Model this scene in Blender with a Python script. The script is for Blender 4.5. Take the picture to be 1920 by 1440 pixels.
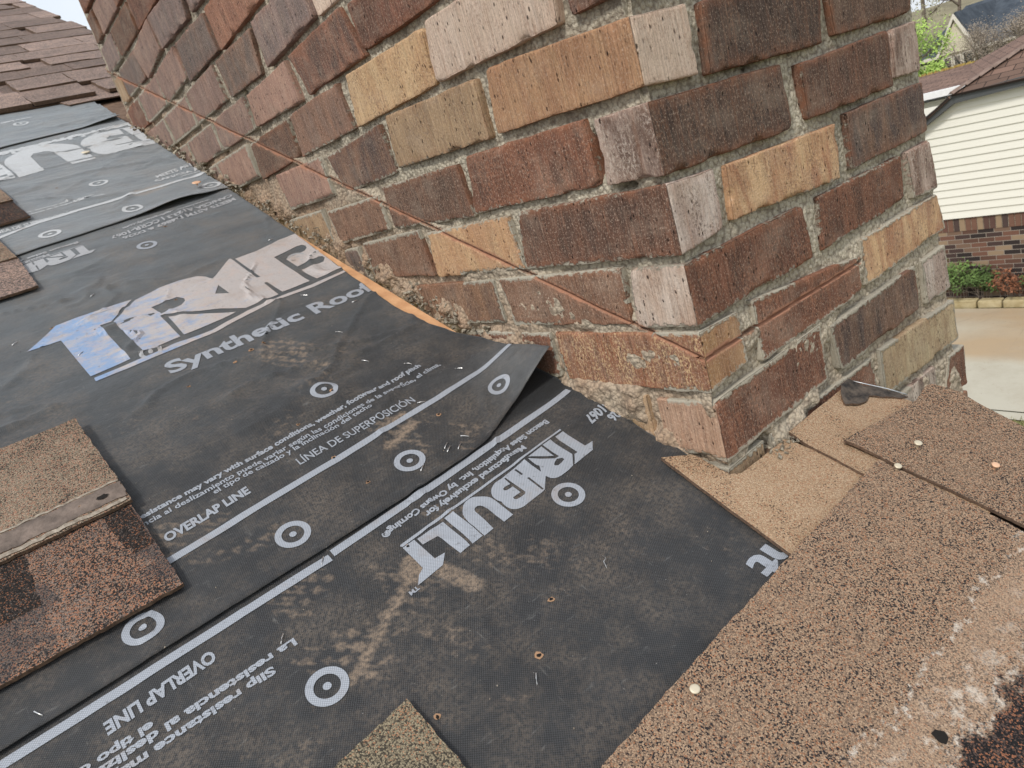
import bpy, bmesh, math, random
import numpy as np
from mathutils import Matrix, Vector
from math import radians, sin, cos, pi
for o in list(bpy.data.objects): bpy.data.objects.remove(o)
SC = bpy.context.scene
COL = SC.collection
rnd = random.Random(7)

# ---------------------------------------------------------------- camera
cd = bpy.data.cameras.new('camera'); cam = bpy.data.objects.new('camera', cd); COL.objects.link(cam)
CR = ((0.7505004, -0.5968337, -0.2837933), (-0.4020176, -0.0714723, -0.9128382), (0.5245293, 0.7991753, -0.2935776))
M = Matrix([[CR[0][i], -CR[1][i], -CR[2][i], (-0.554788, -0.479317, -0.099764)[i]] for i in range(3)] + [[0, 0, 0, 1]])
cam.matrix_world = M
cd.sensor_width = 36; cd.lens = 36 * 1339.77 / 1920; cd.clip_start = .02; cd.clip_end = 2000
cd.dof.use_dof = True; cd.dof.focus_distance = .78; cd.dof.aperture_fstop = 22
SC.camera = cam
# ---------------------------------------------------------------- sky, sun, exposure
SUN_EL, SUN_AZ = radians(50), radians(246)      # azimuth clockwise from +Y
w = bpy.data.worlds.new('World'); SC.world = w; w.use_nodes = True
nt = w.node_tree; nt.nodes.clear()
def N(t, k, **kw):
    n = t.nodes.new(k)
    for a, b in kw.items(): setattr(n, a, b)
    return n
sky = N(nt, 'ShaderNodeTexSky', sky_type='NISHITA', sun_disc=False, sun_elevation=SUN_EL, sun_rotation=SUN_AZ, air_density=1.5, dust_density=4)
tcn = N(nt, 'ShaderNodeTexCoord'); cn = N(nt, 'ShaderNodeTexNoise'); cn.inputs['Scale'].default_value = 2.2; cn.inputs['Detail'].default_value = 6
crp = N(nt, 'ShaderNodeValToRGB'); crp.color_ramp.elements[0].position = .3; crp.color_ramp.elements[0].color = (6.6, 7.3, 8.2, 1); crp.color_ramp.elements[1].position = .7; crp.color_ramp.elements[1].color = (9.2, 9.4, 9.6, 1)
mxs = N(nt, 'ShaderNodeMix', data_type='RGBA'); mxs.inputs[0].default_value = .8
bg = N(nt, 'ShaderNodeBackground'); bg.inputs['Strength'].default_value = .112; wo = N(nt, 'ShaderNodeOutputWorld')
nt.links.new(tcn.outputs['Generated'], cn.inputs['Vector']); nt.links.new(cn.outputs[0], crp.inputs[0])
nt.links.new(sky.outputs[0], mxs.inputs[6]); nt.links.new(crp.outputs[0], mxs.inputs[7]); nt.links.new(mxs.outputs[2], bg.inputs[0]); nt.links.new(bg.outputs[0], wo.inputs[0])
sd = bpy.data.lights.new('sun', 'SUN'); sd.energy = 2.1; sd.angle = radians(9); sd.color = (1, .95, .87)
sun = bpy.data.objects.new('sun', sd); COL.objects.link(sun)
sdir = Vector((sin(SUN_AZ) * cos(SUN_EL), cos(SUN_AZ) * cos(SUN_EL), sin(SUN_EL)))
sun.rotation_euler = sdir.to_track_quat('Z', 'Y').to_euler()
SC.view_settings.view_transform = 'Standard'; SC.view_settings.look = 'None'; SC.view_settings.exposure = 0.2; SC.view_settings.gamma = 1

# ---------------------------------------------------------------- frames and helpers
TH = math.atan(.42); CT, ST = cos(TH), sin(TH)
def RP(x, v, n=0.0):                       # roof plane: x along the eave, v up the slope, n off the surface
    return (x, v * CT - n * ST, -.5 + v * ST + n * CT)
ZG = -4.10                                 # the ground
def tag(o, label=None, cat=None, group=None, kind=None):
    if label: o['label'] = label
    if cat: o['category'] = cat
    if group: o['group'] = group
    if kind: o['kind'] = kind
    return o
def empty(name, loc=(0, 0, 0)):
    o = bpy.data.objects.new(name, None); COL.objects.link(o); o.location = loc; o.empty_display_size = .05; return o
def newuv(me):
    while me.uv_layers: me.uv_layers.remove(me.uv_layers[0])
    return me.uv_layers.new(name='UVMap')
def mesh(name, V, F, mat, parent=None, uv=None, smooth=False, attrs=None, mats=None):
    me = bpy.data.meshes.new(name); me.from_pydata([tuple(map(float, v)) for v in V], [], [tuple(map(int, f)) for f in F])
    if mat: me.materials.append(mat)
    if mats: 
        for m in mats: me.materials.append(m)
    if uv is not None:
        u = me.uv_layers.new(name='UVMap'); idx = np.zeros(len(me.loops), int); me.loops.foreach_get('vertex_index', idx)
        u.data.foreach_set('uv', np.asarray(uv, float)[idx].ravel())
    if attrs:
        for k, a in attrs.items():
            a = np.asarray(a, float)
            if a.ndim == 1: at = me.attributes.new(k, 'FLOAT', 'POINT'); at.data.foreach_set('value', a)
            else: at = me.attributes.new(k, 'FLOAT_COLOR', 'POINT'); at.data.foreach_set('color', a.ravel())
    if smooth: me.polygons.foreach_set('use_smooth', [True] * len(me.polygons))
    me.update()
    o = bpy.data.objects.new(name, me); COL.objects.link(o)
    if parent:
        o.parent = parent; o.matrix_parent_inverse = Matrix.Translation(parent.location).inverted()
    return o
def _h(ix, iy, iz, s):
    n = (ix * 374761393 + iy * 668265263 + iz * 1274126177 + s * 144269504) & 0x7fffffff
    n = ((n ^ (n >> 13)) * 1274126177) & 0x7fffffff
    return ((n ^ (n >> 16)) & 0xffff) / 65535.0
def vn(x, y, z=0.0, s=0):                  # value noise 0..1 on arrays
    x, y, z = np.broadcast_arrays(np.asarray(x, float), np.asarray(y, float), np.asarray(z, float))
    xi, yi, zi = np.floor(x).astype(np.int64), np.floor(y).astype(np.int64), np.floor(z).astype(np.int64)
    fx, fy, fz = x - xi, y - yi, z - zi
    fx, fy, fz = fx * fx * (3 - 2 * fx), fy * fy * (3 - 2 * fy), fz * fz * (3 - 2 * fz)
    r = 0
    for dx in (0, 1):
        for dy in (0, 1):
            for dz in (0, 1):
                r = r + _h(xi + dx, yi + dy, zi + dz, s) * (fx if dx else 1 - fx) * (fy if dy else 1 - fy) * (fz if dz else 1 - fz)
    return r
def fb(x, y, z=0.0, s=0, o=3):
    r = 0; a = .5; t = 0; k = 1
    for i in range(o): r = r + a * vn(x * k, y * k, np.asarray(z) * k, s + i); t += a; a *= .5; k *= 2.1
    return r / t
def sst(a, b, x):
    t = np.clip((np.asarray(x, float) - a) / (b - a), 0, 1); return t * t * (3 - 2 * t)
def grid_faces(nu, nv):
    i = np.arange(nu - 1)[:, None] * nv + np.arange(nv - 1)[None]
    return np.stack([i, i + nv, i + nv + 1, i + 1], -1).reshape(-1, 4)
def boxmesh(name, parts, mat, parent=None, smooth=False):      # parts: list of 8-corner boxes (x0,y0,z0,x1,y1,z1)
    V = []; F = []
    for (a, b, c, d, e, f) in parts:
        k = len(V); V += [(a, b, c), (d, b, c), (d, e, c), (a, e, c), (a, b, f), (d, b, f), (d, e, f), (a, e, f)]
        F += [(k, k + 3, k + 2, k + 1), (k + 4, k + 5, k + 6, k + 7), (k, k + 1, k + 5, k + 4), (k + 1, k + 2, k + 6, k + 5), (k + 2, k + 3, k + 7, k + 6), (k + 3, k, k + 4, k + 7)]
    return mesh(name, V, F, mat, parent)
def prism(name, poly, off, mat, parent=None):                  # polygon (3d points) extruded by the vector off
    n = len(poly); V = [tuple(p) for p in poly] + [tuple(np.add(p, off)) for p in poly]
    F = [list(range(n))[::-1], list(range(n, 2 * n))] + [(i, (i + 1) % n, n + (i + 1) % n, n + i) for i in range(n)]
    return mesh(name, V, F, mat, parent)
def rbox(name, x0, x1, v0, v1, n0, n1, mat, parent=None):       # a box in roof coordinates
    p = [RP(x, v, n) for n in (n0, n1) for x, v in ((x0, v0), (x1, v0), (x1, v1), (x0, v1))]
    return mesh(name, p, [(0, 3, 2, 1), (4, 5, 6, 7), (0, 1, 5, 4), (1, 2, 6, 5), (2, 3, 7, 6), (3, 0, 4, 7)], mat, parent)

# ---------------------------------------------------------------- materials
class MT:
    def __init__(s, name, rough=.9, spec=.3):
        s.m = bpy.data.materials.new(name); s.m.use_nodes = True; s.t = s.m.node_tree; s.b = s.t.nodes['Principled BSDF']
        s.b.inputs['Roughness'].default_value = rough; s.b.inputs['Specular IOR Level'].default_value = spec
    def n(s, k, ins=None, **kw):
        n = N(s.t, k, **kw)
        for a, b in (ins or {}).items(): s.set(n.inputs[a], b)
        return n
    def set(s, inp, v):
        if hasattr(v, 'is_output'): s.t.links.new(v, inp)
        else: inp.default_value = v
    def uv(s, sc=(1, 1, 1), rot=0, off=None):
        u = s.n('ShaderNodeUVMap', uv_map='UVMap').outputs[0]
        if off is not None: u = s.n('ShaderNodeVectorMath', {0: u, 1: off}, operation='ADD').outputs[0]
        mp = s.n('ShaderNodeMapping', {0: u}); mp.inputs['Scale'].default_value = sc; mp.inputs['Rotation'].default_value = (0, 0, rot); return mp.outputs[0]
    def obj(s, sc=(1, 1, 1)):
        mp = s.n('ShaderNodeMapping', {0: s.n('ShaderNodeTexCoord').outputs['Object']}); mp.inputs['Scale'].default_value = sc; return mp.outputs[0]
    def noise(s, vec, scale=1, detail=3, rough=.5, dist=0):
        n = s.n('ShaderNodeTexNoise', {'Vector': vec, 'Scale': scale, 'Detail': detail, 'Roughness': rough, 'Distortion': dist}); return n.outputs[0]
    def vor(s, vec, scale=1, feat='F1', rand=1):
        n = s.n('ShaderNodeTexVoronoi', {'Vector': vec, 'Scale': scale, 'Randomness': rand}, feature=feat); return n
    def ramp(s, f, *st, interp='LINEAR'):
        n = s.n('ShaderNodeValToRGB', {0: f}); r = n.color_ramp; r.interpolation = interp
        while len(r.elements) < len(st): r.elements.new(.5)
        for e, (p, c) in zip(r.elements, st):
            e.position = p; e.color = (c, c, c, 1) if not hasattr(c, '__len__') else tuple(c) + (1,) * (4 - len(c))
        return n.outputs[0]
    def mr(s, f, a, b, c=0, d=1):
        return s.n('ShaderNodeMapRange', {0: f, 1: a, 2: b, 3: c, 4: d}).outputs[0]
    def mix(s, f, a, b, mode='MIX'):
        n = s.n('ShaderNodeMix', data_type='RGBA', blend_type=mode); s.set(n.inputs[0], f)
        for i, v in ((6, a), (7, b)): s.set(n.inputs[i], v if hasattr(v, 'is_output') else (tuple(v) + (1,) if len(v) == 3 else v))
        return n.outputs[2]
    def ma(s, op, a, b=0.0, c=None):
        n = s.n('ShaderNodeMath', {0: a, 1: b}, operation=op)
        if c is not None: s.set(n.inputs[2], c)
        return n.outputs[0]
    def at(s, name, out=0): 
        n = s.n('ShaderNodeAttribute', attribute_name=name); return n.outputs[out]
    def xyz(s, v): return s.n('ShaderNodeSeparateXYZ', {0: v}).outputs
    def bump(s, h, dist, strength=1, nrm=None):
        i = {'Height': h, 'Distance': dist, 'Strength': strength}
        if nrm is not None: i['Normal'] = nrm
        return s.n('ShaderNodeBump', i).outputs[0]
    def out(s, col=None, rough=None, nrm=None):
        if col is not None: s.set(s.b.inputs['Base Color'], col if hasattr(col, 'is_output') else tuple(col) + (1,))
        if rough is not None: s.set(s.b.inputs['Roughness'], rough)
        if nrm is not None: s.set(s.b.inputs['Normal'], nrm)
        return s.m
def plain(name, c, rough=.8, spec=.3, metal=0, var=.15, sc=20):
    m = MT(name, rough, spec); m.b.inputs['Metallic'].default_value = metal
    f = m.noise(m.obj(), sc, 5, .6)
    return m.out(m.mix(f, tuple(x * (1 - var) for x in c), tuple(min(1, x * (1 + var)) for x in c)), nrm=m.bump(f, .0006))

def brick_mat():
    m = MT('fired brick', .9, .25)
    uv = m.uv(); c1, c2, c3 = m.at('c1'), m.at('c2'), m.at('c3')
    def sc(a, b): 
        mp = m.n('ShaderNodeMapping', {0: uv}); mp.inputs['Scale'].default_value = (a, b, 1); return mp.outputs[0]
    patch = m.ramp(m.noise(sc(30, 9), 1, 5, .65, .5), (.40, 0), (.60, 1))
    col = m.mix(patch, c1, c2)
    st = m.noise(sc(430, 17), 1, 5, .7)                      # wire-cut drag lines
    lum = m.mr(m.xyz(c1)[1], .08, .40, 1, .42)
    col = m.mix(m.ma('MULTIPLY', m.ramp(st, (.40, .78), (.56, 0)), lum), col, m.mix(.80, col, (.03, .016, .012)))
    st2 = m.noise(sc(190, 9), 1, 4, .65)
    col = m.mix(m.ramp(st2, (.52, 0), (.72, .55)), col, m.mix(.55, col, (.34, .15, .08)))
    st3 = m.noise(sc(260, 26), 1, 4, .7)
    col = m.mix(m.ramp(st3, (.56, 0), (.72, .45)), col, m.mix(.5, col, (.55, .42, .32)))
    sp = m.noise(sc(330, 190), 1, 5, .8)
    amt = m.at('c3', 3)
    amt = m.ma('MULTIPLY', amt, m.ramp(m.noise(sc(42, 15), 1, 4, .6), (.40, .15), (.58, 1.25)))
    col = m.mix(m.ma('MULTIPLY', m.ramp(sp, (.50, 0), (.57, 1)), amt), col, c3)
    wn = m.noise(sc(520, 330), 1, 4, .8)
    col = m.mix(m.ramp(wn, (.555, 0), (.62, .85)), col, m.mix(.55, col, (.66, .52, .41)))
    col = m.mix(m.ramp(wn, (.34, .75), (.42, 0)), col, m.mix(.7, col, (.02, .012, .01)))
    du = m.noise(sc(10, 14), 1, 6, .7)
    col = m.mix(m.ramp(du, (.5, 0), (.75, .30)), col, (.52, .42, .33))
    eg = m.ma('MULTIPLY', m.at('edge'), m.mr(m.noise(sc(70, 50), 1, 4, .7), .35, .62, 0, 1))
    col = m.mix(m.ma('MULTIPLY', eg, m.mr(m.xyz(c1)[1], .03, .25, .75, .3)), col, m.mix(.25, (.33, .13, .065), c1))
    v = m.vor(sc(210, 105), 1)
    pit = m.ramp(v.outputs['Distance'], (.12, 1), (.30, 0)); sel = m.ramp(m.xyz(v.outputs['Color'])[0], (.60, 0), (.64, 1))
    pit = m.ma('MULTIPLY', m.ma('MULTIPLY', pit, sel), m.ramp(m.noise(sc(38, 30), 1, 4, .7), (.44, .05), (.56, 1)))
    col = m.mix(m.ma('MULTIPLY', pit, .88), col, (.02, .012, .01))
    gr = m.at('groove'); gn = m.ma('MULTIPLY', gr, m.mr(m.noise(sc(60, 60), 1, 4), .3, .6, .75, 1))
    col = m.mix(gn, col, (.36, .18, .115))
    mo = m.at('smear'); mn = m.ramp(m.ma('ADD', mo, m.ma('MULTIPLY', m.noise(sc(120, 120), 1, 5, .7), .9)), (.88, 0), (.98, 1))
    col = m.mix(mn, col, m.mix(m.noise(sc(400, 400), 1, 3), (.27, .24, .19), (.50, .46, .38)))
    h = m.ma('ADD', m.ma('MULTIPLY', st, 1.1), m.ma('ADD', m.ma('MULTIPLY', sp, .8), m.ma('MULTIPLY', pit, -1.7)))
    h = m.ma('ADD', h, m.ma('ADD', m.ma('MULTIPLY', wn, .5), m.ma('MULTIPLY', mn, .8)))
    return m.out(col, nrm=m.bump(h, .0019, 1))
def mortar_mat():
    m = MT('mortar', .95, .15); o = m.obj()
    n1 = m.noise(o, 14, 4); n2 = m.noise(o, 260, 4, .7); n3 = m.noise(o, 900, 2, .6)
    col = m.mix(m.ramp(n1, (.35, 0), (.65, 1)), (.37, .33, .26), (.60, .54, .43))
    col = m.mix(m.ramp(n2, (.35, .7), (.55, 0)), col, (.17, .14, .11))
    col = m.mix(m.ramp(n3, (.6, 0), (.72, .6)), col, (.60, .56, .48))
    col = m.mix(m.ma('MULTIPLY', m.at('pale'), m.ramp(n1, (.3, .55), (.6, 1))), col, m.mix(n2, (.45, .41, .325), (.73, .67, .54)))
    dz = m.at('dust'); col = m.mix(m.ma('MULTIPLY', dz, .75), col, (.40, .25, .16))
    col = m.mix(m.at('groove'), col, (.38, .22, .15))
    vc = m.vor(o, 170).outputs['Distance']
    col = m.mix(m.ramp(vc, (.45, 0), (.75, .55)), col, (.13, .10, .08))
    return m.out(col, nrm=m.bump(m.ma('ADD', m.ma('MULTIPLY', vc, -1.1), m.ma('ADD', m.ma('MULTIPLY', n2, 1.0), m.ma('MULTIPLY', n3, .35))), .0034, 1))
def granule(name, cols, dustc=(.36, .24, .16), dust=0.0, zones=False, sc=840, shade=.55, bump=.0011, patch=None):
    m = MT(name, .9, .25); uv = m.uv()
    v = m.vor(uv, sc); c = m.xyz(v.outputs['Color'])
    big = m.noise(uv, 22, 4, .6)
    pos = m.ma('ADD', c[0], m.ma('ADD', m.mr(big, .35, .65, -.12, .12), m.mr(m.noise(uv, 7, 4, .6), .35, .65, -.13, .10)))
    col = m.ramp(pos, *cols, interp='CONSTANT')
    col = m.mix(m.mr(c[1], 0, 1, 0, .35), col, (.5, .42, .36), 'MULTIPLY')
    col = m.mix(m.ramp(v.outputs['Distance'], (.42, 0), (.80, shade)), col, (.03, .02, .015))
    dn = m.noise(uv, 9, 6, .65)
    d = m.ramp(m.ma('ADD', dn, dust - .5), (.42, 0), (.72, .85))
    nb = m.ma('MULTIPLY', m.ramp(v.outputs['Distance'], (.0, 1), (.75, .3)), 1)
    if patch:
        col = m.mix(m.ramp(m.noise(uv, 13, 3), (.5, 0), (.56, patch[3])), col, m.mix(.72, col, patch[:3]))
    flat = d
    if zones:
        x, y = m.xyz(uv)[0], m.xyz(uv)[1]
        yy = m.ma('ADD', y, m.mr(m.noise(uv, 22, 6, .75), .3, .7, -.014, .014))
        band = m.ma('MULTIPLY', m.ramp(m.mr(yy, -.31, -.23), (.22, 0), (.36, 1)), m.ramp(m.mr(yy, -.31, -.23), (.74, 1), (.84, 0)))
        low = m.ramp(m.mr(yy, -.31, -.27), (.28, 1), (.46, 0))
        col = m.mix(low, col, m.ramp(pos, (0, (.012, .011, .012)), (.50, (.075, .05, .042)), (.74, (.26, .11, .06)), (.93, (.09, .07, .06)), interp='CONSTANT'))
        d = m.ma('MULTIPLY', m.ma('MAXIMUM', d, m.ma('MULTIPLY', band, .28)), m.ma('SUBTRACT', 1, low))
        flat = d
    col = m.mix(d, col, m.mix(m.noise(uv, 260, 4, .7), tuple(k * .82 for k in dustc), tuple(k * 1.15 for k in dustc)))
    if zones:
        def line(c0, wd): return m.ramp(m.ma('ABSOLUTE', m.ma('SUBTRACT', yy, c0)), (0, 1), (wd, 0))
        wl = m.ma('MULTIPLY', m.ma('MAXIMUM', line(-.2435, .0035), line(-.2915, .0045)), m.ramp(m.noise(uv, 85, 4, .7), (.47, 0), (.6, .9)))
        wp = m.ma('MULTIPLY', m.ma('MULTIPLY', m.ramp(m.mr(yy, -.305, -.245), (.2, 0), (.4, 1)), m.ramp(m.mr(yy, -.305, -.245), (.62, 1), (.8, 0))), m.ramp(m.noise(uv, 34, 6, .75), (.50, 0), (.62, .85)))
        wp = m.ma('MULTIPLY', wp, m.ramp(m.mr(x, -.2, .16), (.3, 1), (.75, .15)))
        col = m.mix(m.ma('MAXIMUM', wl, wp), col, (.60, .54, .47))
        ws = m.ramp(m.noise(uv, 60, 5, .75), (.66, 0), (.74, .6)); col = m.mix(ws, col, (.5, .43, .36))
    hh = m.ma('ADD', m.ma('MULTIPLY', nb, m.mr(flat, 0, 1, 1, .35)), m.ma('MULTIPLY', m.noise(uv, 700, 3), .3))
    return m.out(col, nrm=m.bump(hh, bump, 1))
def sheet_mat(name, tone=1.0, sheen=.14):
    m = MT(name, .5, .42); uv = m.uv(); m.b.inputs['Sheen Weight'].default_value = sheen; m.b.inputs['Sheen Roughness'].default_value = .45; m.b.inputs['Sheen Tint'].default_value = (.85, .93, 1, 1)
    b = m.noise(uv, 17, 6, .7); col = m.mix(m.ramp(b, (.3, 0), (.7, 1)), tuple(k * tone for k in (.0035, .0035, .0042)), tuple(k * tone for k in (.018, .018, .019)))
    p = m.uv((560, 560, 1), radians(38)); q = m.xyz(p)
    dx = m.ma('SINE', m.ma('MULTIPLY', q[0], 6.2832)); dy = m.ma('SINE', m.ma('MULTIPLY', q[1], 6.2832))
    dots = m.ramp(m.ma('MULTIPLY', m.ma('ADD', dx, 1), m.ma('ADD', dy, 1)), (.25, 0), (1, 1))
    col = m.mix(m.ma('MULTIPLY', dots, .36), col, (.10, .102, .11))
    sky_sheen = m.ma('MULTIPLY', m.mr(m.xyz(uv)[1], .42, 1.30, 0, .8), m.mr(m.noise(m.uv((5, 22, 1)), 1, 5, .65), .3, .7, .55, 1.15))  # paler up the slope: sky sheen at grazing view painted into the colour
    col = m.mix(sky_sheen, col, (.16, .18, .195))
    # pale scuffs, brown dust and trodden mud
    sc = m.noise(m.uv((40, 160, 1), .5), 1, 6, .72); col = m.mix(m.ramp(sc, (.60, 0), (.75, .35)), col, (.30, .30, .29))
    sc = m.noise(m.uv((150, 30, 1), .3), 1, 6, .72); col = m.mix(m.ramp(sc, (.62, 0), (.78, .35)), col, (.32, .31, .29))
    d = m.noise(uv, 12, 6, .7); df = m.noise(uv, 240, 3, .7)
    col = m.mix(m.ma('MULTIPLY', m.ramp(d, (.44, 0), (.68, .52)), m.ramp(df, (.40, .1), (.56, 1))), col, (.19, .15, .115))
    t = m.at('tread'); tf = m.ma('MULTIPLY', m.ramp(m.ma('ADD', m.ma('MULTIPLY', t, .58), m.ma('MULTIPLY', m.noise(uv, 60, 6, .8), .52)), (.42, 0), (.78, .75)), m.mr(df, .38, .58, .35, 1))
    col = m.mix(tf, col, (.31, .23, .165))
    fl = m.noise(uv, 420, 2, .6); col = m.mix(m.ramp(fl, (.74, 0), (.78, .8)), col, (.55, .52, .48))
    col = m.mix(m.ma('MULTIPLY', m.at('greyed'), m.mr(m.noise(uv, 40, 5, .7), .3, .7, .25, .6)), col, (.14, .145, .15))  # flap top painted paler, as light catches the curled corner
    col = m.mix(m.at('gap_shade'), col, m.mix(m.ma('MULTIPLY', dots, .5), (.0045, .0045, .005), (.02, .02, .022)))  # shadow of the gap under the flap painted into the sheet colour
    r = m.mr(m.noise(uv, 18, 4, .6), .3, .7, .46, .66)
    r = m.ma('ADD', r, m.ma('MULTIPLY', tf, .3))
    h = m.ma('ADD', m.ma('MULTIPLY', dots, .6), m.ma('MULTIPLY', m.noise(uv, 90, 4, .6), 1.2))
    return m.out(col, rough=r, nrm=m.bump(m.noise(m.uv((30, 55, 1), .6), 1, 5, .6), .0022, .8, m.bump(h, .0006, .9)))
def ink_mat(name, base=(.30, .325, .37), alt=None):
    m = MT(name, .55, .4); uv = m.uv()
    p = m.uv((560, 560, 1), radians(38)); q = m.xyz(p)
    dx = m.ma('SINE', m.ma('MULTIPLY', q[0], 6.2832)); dy = m.ma('SINE', m.ma('MULTIPLY', q[1], 6.2832))
    dots = m.ramp(m.ma('MULTIPLY', m.ma('ADD', dx, 1), m.ma('ADD', dy, 1)), (.1, 0), (1, 1))
    col = m.mix(dots, tuple(k * .72 for k in base), tuple(k * 1.2 for k in base))
    if alt:
        x = m.xyz(uv)[0]
        f = m.ma('ADD', m.noise(m.uv((30, 60, 1), .4), 1, 6, .7), m.mr(x, -.50, -.20, .17, -.17))
        col = m.mix(m.ramp(f, (.44, 0), (.66, .85)), col, alt)
        col = m.mix(m.ramp(m.noise(uv, 40, 4, .7), (.5, 0), (.7, .5)), col, (.47, .36, .31))
    col = m.mix(m.ramp(m.noise(uv, 140, 5, .75), (.58, 0), (.72, .7)), col, (.07, .065, .065))
    t = m.at('tread'); col = m.mix(m.ramp(m.noise(uv, 14, 6, .7), (.55, 0), (.75, .5)), col, (.26, .18, .12))
    return m.out(col)
def stone_like(name, a, b, sc, bump=.002, rough=.9, detail=5):
    m = MT(name, rough, .3); o = m.obj(); f = m.noise(o, sc, detail, .65)
    return m.out(m.mix(m.ramp(f, (.35, 0), (.65, 1)), a, b), nrm=m.bump(f, bump))

MBRICK, MMORT = brick_mat(), mortar_mat()
TAN = [(0, (.12, .085, .06)), (.06, (.40, .22, .13)), (.18, (.46, .32, .205)), (.52, (.38, .26, .165)), (.80, (.52, .385, .265))]
BRN = [(0, (.03, .028, .03)), (.15, (.39, .195, .11)), (.25, (.455, .32, .22)), (.54, (.36, .245, .165)), (.80, (.23, .162, .118))]
DKO = [(0, (.022, .021, .022)), (.30, (.085, .07, .064)), (.46, (.42, .20, .12)), (.64, (.33, .215, .155)), (.84, (.24, .19, .165))]
GRT = [(0, (.05, .043, .038)), (.2, (.40, .22, .15)), (.40, (.32, .25, .18)), (.66, (.24, .20, .15)), (.88, (.42, .33, .25))]
GRN = [(0, (.07, .062, .048)), (.3, (.25, .21, .145)), (.6, (.34, .29, .20)), (.88, (.40, .22, .13))]
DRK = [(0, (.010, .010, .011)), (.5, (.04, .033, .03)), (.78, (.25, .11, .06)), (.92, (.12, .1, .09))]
FAR = [(0, (.13, .108, .10)), (.3, (.35, .25, .21)), (.6, (.26, .195, .17)), (.85, (.42, .30, .245))]
G_TAN = granule('dusty tan granules', TAN, (.46, .315, .225), .12, shade=.3); G_TA2 = granule('rosy dusty granules', TAN, (.42, .285, .21), .2, shade=.4)
G_BRN = granule('brown granules with dust and residue', BRN, (.43, .305, .213), .12, zones=True)
G_BR2 = granule('brown black granules', BRN, (.40, .29, .21), .05, shade=.7)
G_DKO = granule('black and orange granules', DKO, (.2, .13, .1), -.2, patch=(.04, .04, .045, .7))
G_GRT = granule('grey tan granules', GRT, (.25, .18, .14), -.12)
G_GRN = granule('olive granules', GRN, (.3, .25, .16), -.1)
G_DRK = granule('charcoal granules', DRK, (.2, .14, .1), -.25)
G_FAR = [granule('weathered granules %s' % k, [(p, tuple(x * q for x in c)) for p, c in FAR], (.2, .14, .12), -.15, sc=420) for k, q in (('mid', 1.0), ('dark', .72), ('pale', 1.2))]
M_SHEET = sheet_mat('black woven underlayment'); M_SHEET2 = sheet_mat('sheen-lightened woven underlayment', 8.0, .5)  # second one lightened: grazing sky sheen painted into its base tone
M_INK = ink_mat('printed grey ink'); M_INKB = ink_mat('stained large print', (.42, .39, .385), (.17, .29, .50)); M_INKF = ink_mat('faded print', (.34, .35, .37)); M_INKP = ink_mat('pale far print', (.46, .48, .50))
M_WOOD = stone_like('fresh plywood', (.48, .25, .125), (.66, .39, .21), 30, .001)
M_DARKW = stone_like('old decking', (.10, .06, .04), (.2, .13, .09), 40)
M_ADH = stone_like('old sealant strip', (.09, .072, .062), (.21, .165, .14), 40, .004)
M_RES = stone_like('whitish residue', (.17, .14, .11), (.40, .35, .29), 150, .002)
M_TAR = stone_like('black rubbery flashing', (.022, .02, .02), (.11, .088, .072), 90, .004, .85)
M_STEEL = plain('bright staple steel', (.75, .75, .76), .35, .5, .9, .05)
M_ZINC = plain('galvanised sheet', (.55, .57, .6), .45, .5, .8, .2)
M_EDGE = stone_like('dark torn asphalt edge', (.07, .045, .033), (.17, .11, .075), 300, .001)
M_NAILH = plain('pale nail head', (.62, .55, .42), .5, .4, .3, .1)
M_COPR = plain('rusty nail head', (.70, .44, .29), .6, .4, .2, .1)
M_HOLE = plain('dark nail hole', (.012, .01, .009), .95); M_RIM = plain('torn tan rim', (.33, .2, .12), .9)

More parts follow.
